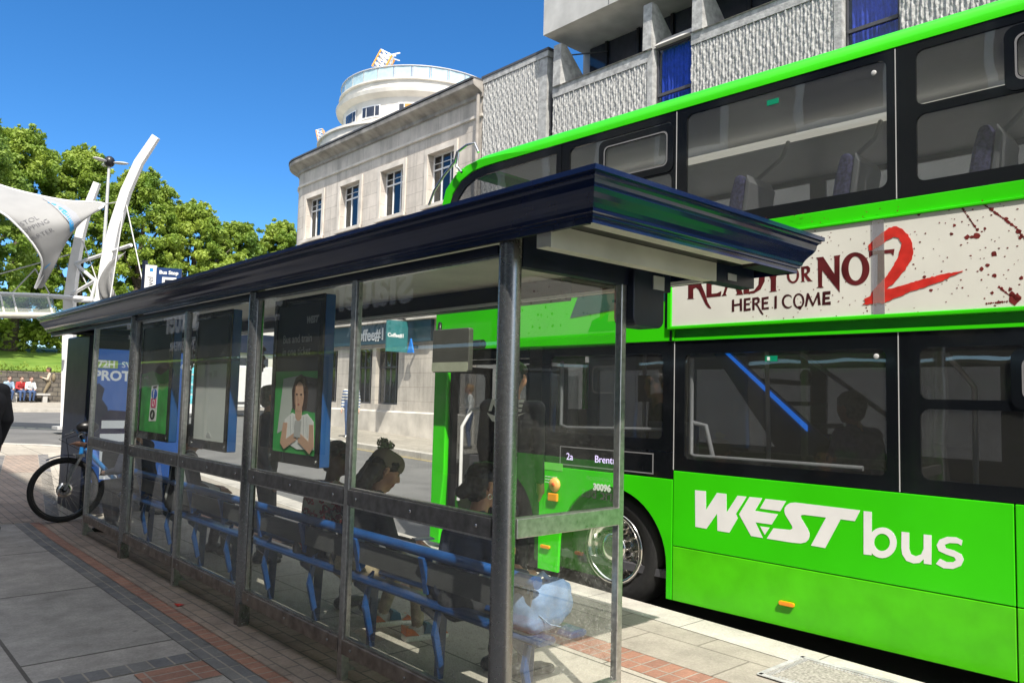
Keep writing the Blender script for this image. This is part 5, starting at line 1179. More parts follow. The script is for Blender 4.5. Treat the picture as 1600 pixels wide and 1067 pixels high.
# ================================================================ people
def capsule(mb, p0, r0, p1, r1, n=10):
    p0, p1 = Vector(p0), Vector(p1); ax = p1-p0; L = ax.length
    if L < 1e-5: ax = Vector((0, 0, 1)); L = 1e-5
    ax = ax.normalized(); pts = []; rs = []
    for i in range(5): a = PI/2*(i+.15)/5; pts.append(p0-ax*r0*math.cos(a)); rs.append(r0*math.sin(a))
    for i in range(5): a = PI/2*(1-(i)/5); pts.append(p1+ax*r1*math.cos(a)); rs.append(max(.0008, r1*math.sin(a)))
    mb.tube(pts, rs, n)
def remesh(mb, vox, smooth=4):
    me = bpy.data.meshes.new('r'); me.from_pydata(mb.v, [], mb.f)
    bm = bmesh.new(); bm.from_mesh(me); bmesh.ops.recalc_face_normals(bm, faces=bm.faces); bm.to_mesh(me); bm.free()
    o = bpy.data.objects.new('r', me); C.objects.link(o)
    m = o.modifiers.new('r', 'REMESH'); m.mode = 'VOXEL'; m.voxel_size = vox
    s = o.modifiers.new('s', 'SMOOTH'); s.factor = .5; s.iterations = smooth
    dg = bpy.context.evaluated_depsgraph_get(); dg.update(); out = bpy.data.meshes.new_from_object(o.evaluated_get(dg))
    bpy.data.objects.remove(o); return out
skins = {'tan': M('skin_tan', (.42, .22, .14), .5, var=.08), 'dark': M('skin_dark', (.1, .05, .03), .45, var=.08), 'pale': M('skin_pale', (.55, .33, .25), .5, var=.08)}
cl = {}
def cloth(name, col, rough=.85, var=.25, scale=25):
    if name not in cl: cl[name] = M('cloth_'+name, col, rough, var=var, scale=scale, bump=.15, bscale=60)
    return cl[name]
hairs = {'black': M('hair_black', (.012, .009, .008), .4, var=.4, scale=50, bump=.4, bscale=80), 'brown': M('hair_brown', (.06, .032, .018), .5, var=.4, scale=50, bump=.4, bscale=80), 'grey': M('hair_grey', (.28, .26, .23), .6, var=.3, scale=40, bump=.4, bscale=80), 'fair': M('hair_fair', (.3, .17, .07), .6, var=.3, scale=40)}
def pose_stand(ht=1.72, lean=0, step=0, arms=None):
    k = ht/1.72
    J = dict(pel=(0, 0, .93), waist=(.01, 0, 1.08), chest=(.0+lean*.5, 0, 1.27), neck=(lean, 0, 1.43), head=(.03+lean*1.2, 0, 1.585),
             sL=(lean*.8, .18, 1.38), sR=(lean*.8, -.18, 1.38), eL=(-.03, .24, 1.1), eR=(-.03, -.24, 1.1), wL=(.06, .25, .87), wR=(.06, -.25, .87),
             hL=(0, .085, .9), hR=(0, -.085, .9), kL=(.05+step*.6, .09, .5), kR=(.04-step*.25, -.09, .5), aL=(step, .09, .09), aR=(-step*1.1, -.09, .09+abs(step)*.2))
    if arms: J.update(arms)
    return {a: Vector(b)*k for a, b in J.items()}, k
def pose_sit(seat=.46, lean=.1, head=None, arms=None, knee=.42, k=1):
    J = dict(pel=(0, 0, seat+.1), waist=(.01+lean*.2, 0, seat+.24), chest=(lean*.7, 0, seat+.4), neck=(lean*1.2, 0, seat+.54), head=(lean*1.2+.05, 0, seat+.68),
             sL=(lean*1.05, .165, seat+.48), sR=(lean*1.05, -.165, seat+.48), eL=(lean+.06, .22, seat+.24), eR=(lean+.06, -.22, seat+.24), wL=(lean+.27, .12, seat+.2), wR=(lean+.27, -.12, seat+.2),
             hL=(0, .085, seat+.08), hR=(0, -.085, seat+.08), kL=(knee, .1, seat+.06), kR=(knee, -.1, seat+.06), aL=(knee-.08, .09, .09), aR=(knee+.0, -.1, .09))
    if head: J['head'] = J['neck']+0 if False else tuple(Vector(J['neck'])+Vector(head))
    if arms: J.update(arms)
    return {a: Vector(b) for a, b in J.items()}, k
def person(label, loc, face, pose, top, legs, shoe, skin_='tan', hair='black', hairstyle='short', look=None, vox=.014, group=None, sleeve=True, fat=1.0, gaze=0, tilt=0, extra=None):
    """loc: ground point under the pelvis; face: direction faced (radians)"""
    J, k = pose; t = thing('person', label, 'person', loc, face, group, local=True)
    mb = MB(); segs = []
    def seg(a, ra, b, rb, m):
        a, b = Vector(a), Vector(b); capsule(mb, a, ra, b, rb); segs.append((a, ra, b, rb, m))
    y = Vector((0, 1, 0)); f = fat
    for s in (-1, 1):
        seg(J['pel']+y*s*.07*k, .105*k*f, J['waist']+y*s*.05*k, .1*k*f, 1); seg(J['waist']+y*s*.05*k, .1*k*f, J['chest']+y*s*.075*k, .108*k*f, 0)
        seg(J['chest']+y*s*.075*k, .108*k*f, J['neck']+y*s*.06*k-Vector((0, 0, .06*k)), .075*k*f, 0)
    seg(J['pel']+Vector((0, 0, .06*k)), .11*k*f, J['chest'], .1*k*f, 0)
    seg(J['neck']-Vector((0, 0, .04*k)), .056*k, J['head']+Vector((-.01, 0, -.04))*k, .052*k, 3)
    for S in 'LR':
        sgn = 1 if S == 'L' else -1
        seg(J['neck']+y*sgn*.03*k-Vector((0, 0, .05*k)), .06*k, J['s'+S], .068*k*f, 0)
        seg(J['s'+S], .066*k*f, J['e'+S], .05*k*f, 0); seg(J['e'+S], .048*k*f, J['w'+S], .035*k, 0 if sleeve else 3)
        d = (J['w'+S]-J['e'+S]).normalized(); w0 = J['w'+S]+d*.02*k; side_ = Vector((0, -sgn, 0)); curl = Vector((.3, -sgn*.3, -.45))
        seg(w0, .03*k, w0+d*.075*k, .033*k, 3)
        lat = d.cross(curl).normalized()
        for q, ln in enumerate((.062, .07, .066, .05)):
            b0 = w0+d*.085*k+lat*(q-1.5)*.019*k; b1 = b0+(d+curl*.35).normalized()*ln*.55*k; b2 = b1+(d*.55+curl).normalized()*ln*.55*k
            seg(b0, .0105*k, b1, .0095*k, 3); seg(b1, .0095*k, b2, .0085*k, 3)
        b0 = w0+d*.03*k+lat*.028*k; b1 = b0+(d*.6+lat*.8).normalized()*.04*k; seg(b0, .0125*k, b1, .011*k, 3); seg(b1, .011*k, b1+(d+lat*.1)*.028*k, .009*k, 3)
        seg(J['h'+S], .098*k*f, J['k'+S], .062*k*f, 1); seg(J['k'+S], .06*k*f, J['a'+S]+Vector((0, 0, .03*k)), .042*k*f, 1)
        a = J['a'+S]; seg(a+Vector((-.045, 0, -.045))*k, .043*k, a+Vector((.11, 0, -.05))*k, .04*k, 2); seg(a+Vector((.1, 0, -.05))*k, .04*k, a+Vector((.17, sgn*.01, -.058))*k, .03*k, 2)
    # head with a face, turned by gaze and tilted
    HM = Matrix.Rotation(gaze, 4, 'Z') @ Matrix.Rotation(tilt, 4, 'Y'); hc = J['head']
    def H(x, y_, z): return hc+(HM @ Vector((x, y_, z)))*k
    def hseg(a, ra, b, rb, m=3): seg(H(*a), ra*k, H(*b), rb*k, m)
    hseg((-.028, 0, .035), .088, (.02, 0, .04), .084); hseg((.02, 0, .0), .074, (.03, 0, -.05), .055); hseg((.05, 0, -.075), .03, (.068, 0, -.085), .024)
    hseg((.085, 0, .06), .024, (.07, .03, .055), .03); hseg((.085, 0, .06), .024, (.07, -.03, .055), .03)
    hseg((.098, 0, .025), .011, (.118, 0, -.014), .0135); hseg((.108, 0, -.017), .012, (.1, .012, -.018), .01); hseg((.108, 0, -.017), .012, (.1, -.012, -.018), .01)
    hseg((.094, -.018, -.046), .0085, (.094, .018, -.046), .0085, 5); hseg((.09, -.016, -.058), .009, (.09, .016, -.058), .009, 5)
    for s in (-1, 1):
        hseg((-.005, s*.083, .02), .014, (-.012, s*.09, -.012), .009); hseg((-.012, s*.088, .032), .012, (-.0, s*.086, .036), .01)
        hseg((.06, s*.04, -.005), .035, (.055, s*.035, -.02), .035)
        segs.append((H(.088, s*.033, .027), .012*k, H(.088, s*.036, .027), .011*k, 4)); segs.append((H(.093, s*.028, .05), .008*k, H(.08, s*.05, .048), .007*k, 4))
    me = remesh(mb, vox)
    n = len(me.polygons); cs = np.empty(n*3); me.polygons.foreach_get('center', cs); cs = cs.reshape(-1, 3); best = np.full(n, 1e9); mi = np.zeros(n, int)
    for a, ra, b, rb, m in segs:
        a_, b_ = np.array(a), np.array(b); d = b_-a_; L2 = max(1e-9, d@d); tt = np.clip((cs-a_)@d/L2, 0, 1)
        q = np.linalg.norm(cs-(a_+tt[:, None]*d), axis=1)-(ra+(rb-ra)*tt)
        if m in (4, 5): q = q-.004
        u = q < best; best[u] = q[u]; mi[u] = m
    for m in (top, legs, shoe, skins[skin_], hairs['black'], M('lips_'+skin_, (.3, .09, .07) if skin_ != 'dark' else (.12, .04, .035), .4, var=.05)): me.materials.append(m)
    me.polygons.foreach_set('material_index', mi); me.polygons.foreach_set('use_smooth', np.ones(n, bool)); me.update()
    o = bpy.data.objects.new('body', me); C.objects.link(o); o.parent = t
    # hair
    hb = MB()
    def hh(a, ra, b, rb): capsule(hb, H(*a), ra*k, H(*b), rb*k, 12)
    if hairstyle:
        hh((-.034, 0, .048), .094, (.008, 0, .06), .087); hh((-.05, 0, .01), .082, (-.045, 0, -.02), .072); hh((.04, 0, .085), .05, (.03, 0, .09), .05)
        for s in (-1, 1): hh((-.03, s*.035, .03), .062, (.03, s*.045, .065), .048)
        if hairstyle == 'bun': hh((-.12, 0, -.035), .042, (-.135, 0, -.045), .038); hh((-.08, 0, -.02), .06, (-.11, 0, -.03), .045)
        if hairstyle == 'long':
            for s in (-.05, 0, .05): hh((-.07, s, .03), .06, (-.12, s*1.2, -.2), .05); hh((-.12, s*1.2, -.2), .05, (-.11, s*1.3, -.33), .03)
        if hairstyle == 'bob':
            for s in (-1, 1): hh((-.04, s*.06, .03), .05, (-.03, s*.075, -.07), .038)
    if hairstyle:
        hm = remesh(hb, max(.008, vox*.7), 2); hm.materials.append(hairs[hair])
        for p in hm.polygons: p.use_smooth = True
        for v in hm.vertices:
            nz = noise.noise(v.co*45+Vector((7, 3, 1)))*.006; v.co += v.normal*nz
        ho = bpy.data.objects.new('hair', hm); C.objects.link(ho); ho.parent = t
    if extra: extra(t, J, H, k)
    return t
blk = cloth('black', (.026, .026, .03)); nav = cloth('navy', (.03, .038, .07)); beige = cloth('beige', (.35, .28, .18)); wht = cloth('white', (.7, .7, .68), var=.06); gry = cloth('grey', (.12, .12, .12))
jean = cloth('denim', (.05, .09, .2)); lblue = cloth('light_blue', (.3, .42, .55)); redc = cloth('red', (.4, .03, .03)); tealc = cloth('teal', (.02, .3, .33)); khaki = cloth('khaki', (.2, .16, .1))
shoeb = cloth('shoe_black', (.02, .02, .02), .5); trainer = M('trainer_pale', (.45, .44, .38), .6, var=.5, scale=14)
def stripes(name, c1, c2, sc_, ax=2):
    m, t, b = nodes_of(name); N = t.nodes; g = N.new('ShaderNodeTexCoord'); sx = N.new('ShaderNodeSeparateXYZ'); t.links.new(g.outputs['Object'], sx.inputs[0])
    a = N.new('ShaderNodeMath'); a.operation = 'MULTIPLY'; a.inputs[1].default_value = sc_; t.links.new(sx.outputs[ax], a.inputs[0])
    f = N.new('ShaderNodeMath'); f.operation = 'FRACT'; t.links.new(a.outputs[0], f.inputs[0]); c = N.new('ShaderNodeMath'); c.operation = 'GREATER_THAN'; c.inputs[1].default_value = .55; t.links.new(f.outputs[0], c.inputs[0])
    mx = N.new('ShaderNodeMix'); mx.data_type = 'RGBA'; mx.inputs[6].default_value = c4(c1); mx.inputs[7].default_value = c4(c2); t.links.new(c.outputs[0], mx.inputs[0]); t.links.new(mx.outputs[2], b.inputs['Base Color']); b.inputs['Roughness'].default_value = .85
    return m
def floral():
    m, t, b = nodes_of('floral_cloth'); N = t.nodes; g = N.new('ShaderNodeTexCoord'); v = N.new('ShaderNodeTexVoronoi'); v.inputs['Scale'].default_value = 13; t.links.new(g.outputs['Object'], v.inputs[0])
    n = N.new('ShaderNodeTexNoise'); n.inputs['Scale'].default_value = 16; n.inputs['Detail'].default_value = 3; t.links.new(g.outputs['Object'], n.inputs[0])
    r = N.new('ShaderNodeValToRGB'); r.color_ramp.interpolation = 'CONSTANT'; e = r.color_ramp.elements
    e[0].color = (.5, .45, .36, 1); e[1].position = .46; e[1].color = (.35, .03, .04, 1); x = e.new(.53); x.color = (.08, .1, .07, 1); x = e.new(.57); x.color = (.55, .5, .4, 1); x = e.new(.64); x.color = (.3, .03, .03, 1)
    t.links.new(n.outputs[0], r.inputs[0]); t.links.new(r.outputs[0], b.inputs['Base Color']); b.inputs['Roughness'].default_value = .85; return m
# --- woman with the bun, nearest on the bench
def ex_bun(t, J, H, k):
    mb = MB(); mb.tube([H(-.005, -.095, -.03)+Vector((.013*math.cos(a), 0, .013*math.sin(a)-.012)) for a in [2*PI*i/14 for i in range(14)]], .0025, 6, closed=True); o = mb.build('earring', 'chrome', None); o.parent = t
    mb = MB(); mb.tube([H(.0, s, .028) if i == 0 else H(.095, s*.5, .03) for s in (-.09,) for i in (0, 1)], .002, 5); o = mb.build('spectacles', 'lightgrey', None); o.parent = t
    mb = MB(); mb.tube([J['sR']+Vector((.03, .04, .045)), J['sR']+Vector((.07, .03, -.06)), J['sR']+Vector((.06, .02, -.25)), J['pel']+Vector((.05, -.12, .1))], .014, 6); o = mb.build('bag_strap', lblue, None); o.parent = t
person('woman in black with her dark hair in a low bun, seated nearest the end screen', (2.68, 3.44, 0), -.18, pose_sit(.37, .12, head=(.05, 0, .14), k=1), nav, blk, shoeb, 'tan', 'black', 'bun', vox=.0095, extra=ex_bun, gaze=-.1, tilt=.15, group='people waiting in the shelter')
# --- girl with beige cap band and trainers, looking down at a phone
def ex_girl(t, J, H, k):
    mb = MB(); capsule(mb, H(-.03, 0, .07), .096, H(.035, 0, .07), .082, 16); capsule(mb, H(-.01, 0, .055), .098, H(.02, 0, .055), .09, 16)
    me = remesh(mb, .009, 3); me.materials.append(M('cap_taupe', (.17, .14, .105), .8, var=.1))
    bm = bmesh.new(); bm.from_mesh(me); pl = H(0, 0, .045); nn = (H(.05, 0, 1)-H(0, 0, 0)).normalized()
    bmesh.ops.bisect_plane(bm, geom=bm.verts[:]+bm.edges[:]+bm.faces[:], plane_co=pl, plane_no=nn, clear_inner=True); bmesh.ops.holes_fill(bm, edges=[e for e in bm.edges if e.is_boundary]); bm.to_mesh(me); bm.free()
    for p in me.polygons: p.use_smooth = True
    o = bpy.data.objects.new('cap', me); C.objects.link(o); o.parent = t
    mb = MB(); mb.add(*leafcloud([(*H(-.07, 0, .17), .04), (*H(-.09, .02, .18), .03), (*H(-.05, -.02, .175), .03)], 260, .014, 3)); o = mb.build('scrunchie', M('scrunchie_green', (.16, .22, .1), .8), None); o.parent = t
    mb = MB(); capsule(mb, J['neck']+Vector((-.09, -.07, -.12)), .065, J['neck']+Vector((-.1, .08, -.12)), .065); capsule(mb, J['neck']+Vector((-.11, -.03, -.14)), .055, J['chest']+Vector((-.12, .0, -.12)), .05); me = remesh(mb, .012, 3); me.materials.append(M('grey_fleece_hood', (.16, .155, .15), .95, var=.7, scale=70, bump=.8, bscale=90))
    o = bpy.data.objects.new('hood', me); C.objects.link(o); o.parent = t
    mb = MB(); w0 = (J['wL']+J['wR'])/2+Vector((.1, 0, .02)); mb.box(w0.x-.07, w0.x+.07, w0.y-.035, w0.y+.035, w0.z+.0, w0.z+.01); o = mb.build('phone', M('phone_blue', (.16, .2, .32), .3), None); o.parent = t; o.rotation_euler = (0, -.0, 0)
    for S in 'LR':
        a = J['a'+S]; mb = MB(); mb.prism([(a.x-.095, .0), (a.x+.2, .0), (a.x+.21, .025), (a.x+.1, .035), (a.x-.09, .04)], 'y', a.y-.048, a.y+.048); o = mb.build('sole', 'adw', None, bevel=.01); o.parent = t
        mb = MB(); mb.prism([(a.x-.09, .042), (a.x+.0, .038), (a.x-.04, .075), (a.x-.09, .09)], 'y', a.y-.05, a.y+.05); mb.prism([(a.x+.12, .036), (a.x+.2, .03), (a.x+.17, .06)], 'y', a.y-.047, a.y+.047); o = mb.build('trainer_orange', M('trainer_orange', (.6, .16, .04), .6), None); o.parent = t
        mb = MB(); mb.prism([(a.x+.03, .045), (a.x+.11, .04), (a.x+.1, .085), (a.x+.05, .105)], 'y', a.y-.049, a.y+.049); o = mb.build('trainer_blue', M('trainer_blue', (.03, .12, .2), .6), None); o.parent = t
person('girl in a taupe cap with a green hair tie and colourful trainers, looking down', (2.68, 4.54, 0), -.25, pose_sit(.37, .14, head=(.055, 0, .125), knee=.4, arms=dict(wL=(.42, .03, .56), wR=(.42, -.03, .56), eL=(.24, .21, .58), eR=(.24, -.21, .58), aL=(.3, .12, .09), aR=(.4, -.25, .09), kR=(.4, -.22, .42))), blk, beige, trainer, 'tan', 'black', 'long', vox=.0095, extra=ex_girl, tilt=.42, gaze=-.1, group='people waiting in the shelter')
person('person with dark skin in a cream shirt with red flowers, turning round on the bench', (2.68, 5.0, 0), .1, pose_sit(.39, .1, head=(.04, 0, .15)), floral(), blk, shoeb, 'dark', 'black', 'short', vox=.012, gaze=-1.3, group='people waiting in the shelter')
person('older man with grey hair and a dark jacket standing behind the Bus and train poster', (3.2, 6.95, 0), -.5, pose_stand(1.62), nav, blk, shoeb, 'pale', 'grey', 'short', vox=.014, group='people waiting in the shelter', fat=1.15)
person('person in a black top with white shoulder stripes seated beyond the blank poster', (2.66, 7.6, 0), -.2, pose_sit(.42, .05), stripes('striped_black', (.01, .01, .011), (.5, .5, .5), 7, 1), blk, shoeb, 'tan', 'black', 'short', vox=.016, group='people waiting in the shelter', fat=1.2)
person("person in dark clothes at the shelter's far end with one hand on the bicycle", (2.78, 9.0, 0), 2.2, pose_sit(.45, .1, arms=dict(eR=(.33, -.1, .85), wR=(.62, .15, .93))), nav, blk, shoeb, 'tan', 'black', 'short', vox=.016, group='people waiting in the shelter')
# --- passenger boarding, with lettering on the back
def ex_nike(t, J, H, k):
    o = text('lettering', 'NIKE', .115, (J['chest'].x-.155, .15, J['chest'].z+.1), (0, -1, 0), (0, 0, 1), 'adw', None, shear=.25, bold=.006); o.parent = t
    P = [(.16, .02), (.12, -.04), (.05, -.06), (-.14, .03), (.04, -.02), (.1, .0)]; o = outline('swoosh', [P], lambda a, b, q: Vector((J['chest'].x-.156-q, a, J['chest'].z+.06+b)), .003, 'adw'); o.parent = t
person('person in a black jacket with white back lettering, standing by the open bus door', (4.05, 4.5, 0), .62, pose_stand(1.84, arms=dict(eL=(-.03, .205, 1.1), eR=(-.03, -.205, 1.1), wL=(.08, .2, .87), wR=(.08, -.2, .87))), blk, blk, shoeb, 'tan', 'black', 'short', vox=.012, extra=ex_nike, fat=.95, gaze=-.3)
person('man in a black suit walking out of the left edge of the picture', (1.37, 9.8, 0), PI/2+.5, pose_stand(1.86, step=.12), blk, blk, shoeb, 'pale', 'brown', 'short', vox=.014, fat=1.25)
# --- people across the road
def onT(px, py):
    d = ray(px, py); t_ = 4
    while t_ < 120:
        p = EYE+d*t_
        if p.z <= TZ(p.y): return (p.x, p.y, TZ(p.y))
        t_ += .03
def ex_bag(t, J, H, k):
    mb = MB(); b = J['chest']+Vector((-.2, 0, -.05)); mb.ell(b, (.1, .15, .22), 10); o = mb.build('backpack', khaki, None); o.parent = t
person('man with a beige top and backpack walking along the far pavement', onT(74, 628), PI*.98, pose_stand(1.74, step=.2, arms=dict(wL=(.3, .1, 1.2), eL=(.08, .22, 1.12))), cloth('sand', (.5, .42, .32)), khaki, shoeb, 'tan', 'brown', 'short', vox=.022, extra=ex_bag)
person('man in a blue striped jumper and jeans standing outside the coffee shop', onT(546, 684), -2.2, pose_stand(1.72), stripes('striped_jumper', (.08, .12, .25), (.6, .58, .5), 11), jean, wht, 'pale', 'brown', 'short', vox=.022, fat=1.15)
person('person in a white shirt holding a hand to their face beyond the bus door', (13.4, 16.6, .17), PI*.75, pose_stand(1.74, arms=dict(eR=(.15, -.2, 1.2), wR=(.14, -.08, 1.48))), wht, jean, shoeb, 'pale', 'fair', 'short', vox=.022)
person('person in a teal top standing in the square, seen past the blank poster', (11.6, 35.8, .59), 2.4, pose_stand(1.8), tealc, jean, shoeb, 'pale', 'grey', 'short', vox=.03, fat=1.25)
person('person in a yellow top in the square beyond the older man', (12.6, 36.2, .6), 2.9, pose_stand(1.7), cloth('yellow', (.55, .4, .15)), jean, shoeb, 'pale', 'fair', 'short', vox=.03)
b0 = onT(22, 627)
bt_ = thing('stone_bench', 'low grey bench against the dark rubble wall', 'bench', (7.2, 44.6, .79)); mb = MB(); mb.box(5.9, 9.0, 44.4, 44.85, 1.14, 1.22); mb.build('seat', 'conc2', bt_)
for x in (6.1, 7.4, 8.7): mb = MB(); mb.box(x, x+.2, 44.45, 44.8, .75, 1.14); mb.build('support', 'conc2', bt_)
for px, c, lab in ((12, lblue, 'person in pale blue sitting against the dark wall, leftmost of the three'), (31, redc, 'person in a red top sitting against the dark wall'), (46, wht, 'person in a white top and dark trousers sitting against the dark wall')):
    p = onX(px, 600, 1); q = ray(px, 600); x = q.x/q.y*44.55
    person(lab, (x, 44.55, .79), -PI/2+.2, pose_sit(.43, .12), c, jean, shoeb, 'pale', 'brown', 'short', vox=.03, fat=1.1)
# --- passengers on the bus (stand inside, things of their own)
def onbus(u, y, z): p = BR @ Vector((u, y, 0)); return (BO.x+p.x, BO.y+p.y, z)
person('grey haired passenger in a purple top seated behind the lower deck window', onbus(4.15, .8, .25), BANG+PI*.9, pose_sit(.6, .08), cloth('purple', (.24, .2, .3)), blk, shoeb, 'pale', 'grey', 'short', vox=.02, fat=1.15)
person('dark haired person standing by the driver screen inside the bus', onbus(2.1, 1.25, .25), BANG+PI*.9, pose_stand(1.66), blk, blk, shoeb, 'tan', 'black', 'bob', vox=.02)

# ================================================================ denim bag
t = thing('denim_bag', 'crumpled pale blue denim bag resting on the near end of the bench', 'bag', (2.72, 2.76, .455))
mb = MB(); vs = []; fs = []; n, m = 56, 32
for i in range(m+1):
    th = PI*i/m
    for j in range(n):
        ph = 2*PI*j/n; x, y, z = math.sin(th)*math.cos(ph), math.sin(th)*math.sin(ph), math.cos(th)
        q = lambda a, e: math.copysign(abs(a)**e, a)
        p = Vector((q(x, .6)*.16, q(y, .6)*.1, q(z, .6)*.105)); w_ = noise.noise(p*13)*.015-abs(noise.noise(p*9+Vector((3, 1, 2))))*.007+noise.noise(p*40)*.004
        p *= 1+w_/.12; p.z += .11+.025*p.x/.16; p.z = max(.002, p.z); vs.append((2.71+p.x, 2.76+p.y, .455+p.z))
for i in range(m):
    for j in range(n): fs.append((i*n+j, (i+1)*n+j, (i+1)*n+(j+1) % n, i*n+(j+1) % n))
mb.add(vs, fs, 0, True); mb.build('bag_body', M('denim_pale', (.17, .27, .46), .9, var=.35, scale=9, bump=.4, bscale=240), t)
mb = MB(); mb.tube([(2.58, 2.72, .64), (2.6, 2.71, .70), (2.68, 2.73, .72), (2.76, 2.76, .67)], .012, 8); mb.tube([(2.60, 2.668, .55), (2.66, 2.655, .50), (2.74, 2.662, .475)], .003, 5); mb.build('strap', M('denim_strap', (.25, .36, .55), .9), t)

# ================================================================ bicycle
bk = thing('bicycle', 'blue mountain bike with a muddy front wheel leaning at the far end of the shelter', 'bicycle', (2.8, 10.1, 0))
FXW, RXW, BY, WR = 2.24, 3.34, 10.08, .365
bike_root = bk
def bwheel(cx):
    mb = MB(); mb.lathe([(WR-.045, -.02), (WR-.02, -.029), (WR-.004, -.018), (WR, 0), (WR-.004, .018), (WR-.02, .029), (WR-.045, .02), (WR-.045, -.02)], (cx, BY, WR), 'y', 48); w_ = mb.build('wheel', 'tyre', bk)
    mb = MB(); mb.lathe([(WR-.047, -.016), (WR-.047, .016), (WR-.065, .011), (WR-.065, -.011), (WR-.047, -.016)], (cx, BY, WR), 'y', 48); mb.build('rim', 'black', w_)
    mb = MB()
    for i in range(32):
        a = 2*PI*i/32; b = a+(.5 if i % 2 else -.5); s = .03 if i % 4 < 2 else -.03
        mb.tube([(cx+.028*math.cos(b), BY+s, WR+.028*math.sin(b)), (cx+(WR-.06)*math.cos(a), BY, WR+(WR-.06)*math.sin(a))], .0013, 4, caps=False)
    sp = mb.build('spokes', 'chrome', w_); sp['kind'] = 'stuff'
    mb = MB(); mb.lathe([(.0, -.045), (.02, -.045), (.03, -.03), (.018, -.02), (.018, .02), (.03, .03), (.0, .045)], (cx, BY, WR), 'y', 16); mb.build('hub', 'black', w_)
    mb = MB(); mb.lathe([(.05, -.04), (.085, -.04), (.085, -.037), (.05, -.037), (.05, -.04)], (cx, BY, WR), 'y', 28); mb.build('brake_disc', 'chrome', w_)
bwheel(FXW); bwheel(RXW)
HB = (2.44, BY, .82); HT = (2.41, BY, .93)
mb = MB()
for s in (-.055, .055): mb.tube([(FXW, BY+s, WR), (2.32, BY+s, .6), (2.385, BY+s, .74)], [.014, .017, .02], 8)
mb.box(2.33, 2.42, BY-.075, BY+.075, .735, .765); mb.build('fork', 'alu', bk)
bf = M('bike_blue', (.02, .2, .55), .3, var=.1, coat=.5)
mb = MB()
mb.tube([(2.395, BY, .76), HT], .024, 10); mb.tube([(2.42, BY, .86), (2.98, BY, .8)], .021, 10); mb.tube([HB, (2.86, BY, .36)], .026, 10); mb.tube([(2.86, BY, .34), (3.02, BY, .85)], .019, 10)
for s in (-.05, .05): mb.tube([(2.98, BY, .78), (RXW, BY+s, WR)], .011, 8); mb.tube([(2.86, BY, .34), (RXW, BY+s, WR)], .012, 8)
mb.build('frame', bf, bk)
mb = MB(); mb.tube([(2.36, BY-.34, 1.0), (2.36, BY-.12, 1.02), (2.36, BY, .985), (2.36, BY+.12, 1.02), (2.36, BY+.34, 1.0)], .013, 8); mb.tube([HT, (2.36, BY, .985)], .018, 8); mb.build('handlebar', 'black', bk)
for s in (-1, 1):
    mb = MB(); mb.tube([(2.36, BY+s*.22, 1.015), (2.36, BY+s*.35, 1.0)], .018, 10); mb.build('grip', 'black', bk)
    mb = MB(); mb.tube([(2.36, BY+s*.2, 1.01), (2.31, BY+s*.22, .985), (2.29, BY+s*.31, .975)], .006, 6); mb.build('brake_lever', 'alu', bk)
mb = MB(); mb.tube([(2.34, BY-.18, 1.0), (2.2, BY-.16, .95), (2.26, BY-.05, .72), (2.25, BY-.05, .45)], .004, 5); mb.tube([(2.34, BY+.18, 1.0), (2.18, BY+.1, .93), (2.4, BY+.03, .8)], .004, 5); mb.build('cable', 'black', bk)
mb = MB(); mb.lathe([(WR+.02, -.03), (WR+.03, 0), (WR+.02, .03)], (FXW, BY, WR), 'y', 14, a0=.7, a1=2.1); mb.build('mudguard', 'black', bk)
mb = MB(); mb.ell((3.05, BY, .93), (.13, .07, .035), 10); mb.tube([(3.02, BY, .85), (3.04, BY, .92)], .014, 8); mb.build('saddle', 'black', bk)
mb = MB(); mb.lathe([(0, -.06), (.09, -.06), (.09, -.052), (0, -.052)], (2.86, BY, .34), 'y', 24); mb.tube([(2.86, BY-.07, .34), (2.9, BY-.08, .18), (2.9, BY-.16, .17)], .012, 6); mb.tube([(2.86, BY+.05, .34), (2.82, BY+.07, .5), (2.82, BY+.15, .5)], .012, 6); mb.build('crank', 'black', bk)
bike_root.location.z += .026
mb = MB(); mb.ell((2.44, BY-.02, 1.1), (.12, .085, .075), 12); tag(mb.build('helmet', 'black'), 'black cycling helmet hung on the handlebar of the bike', 'helmet')

# ================================================================ masts, sail canopy and glass canopy on the left
def mast(label, pts, w0, w1):
    """tapering flat box mast along a curve, standing on the pavement"""
    t = thing('curved_mast', label, 'mast', (pts[0].x, pts[0].y, TZ(pts[0].y)), group='curved white masts')
    n = len(pts); vs = []; fs = []
    for i, p in enumerate(pts):
        f = i/(n-1); w_ = w0+(w1-w0)*f; T = (pts[min(i+1, n-1)]-pts[max(i-1, 0)]).normalized(); a = Vector((.745, -.667, 0)); a = (a-T*a.dot(T)).normalized(); b = T.cross(a)
        for sa, sb_ in ((-1, -1), (1, -1), (1, 1), (-1, 1)): vs.append(p+a*sa*w_/2+b*sb_*w_*.35)
    for i in range(n-1):
        for j in range(4): fs.append((4*i+j, 4*i+(j+1) % 4, 4*i+4+(j+1) % 4, 4*i+4+j))
    fs += [(0, 1, 2, 3), (4*n-4, 4*n-3, 4*n-2, 4*n-1)]
    mb = MB(); mb.add(vs, fs); mb.build('shaft', 'white', t, bevel=.01)
    p = pts[0]; mb = MB(); mb.box(p.x-.35, p.x+.35, p.y-.35, p.y+.35, TZ(p.y), TZ(p.y)+.08); mb.build('base_plate', 'lightgrey', t); return t
DM = 21.5
P1 = [onD(*q, DM) for q in ((154, 650), (157, 560), (160, 470), (168, 410), (180, 355), (197, 300), (217, 255), (244, 214))]; P1[0].z = TZ(P1[0].y)+.05
mast('tall curved white mast rising highest into the sky right of the street lamp', P1, .38, .2)
DM2 = 22.5
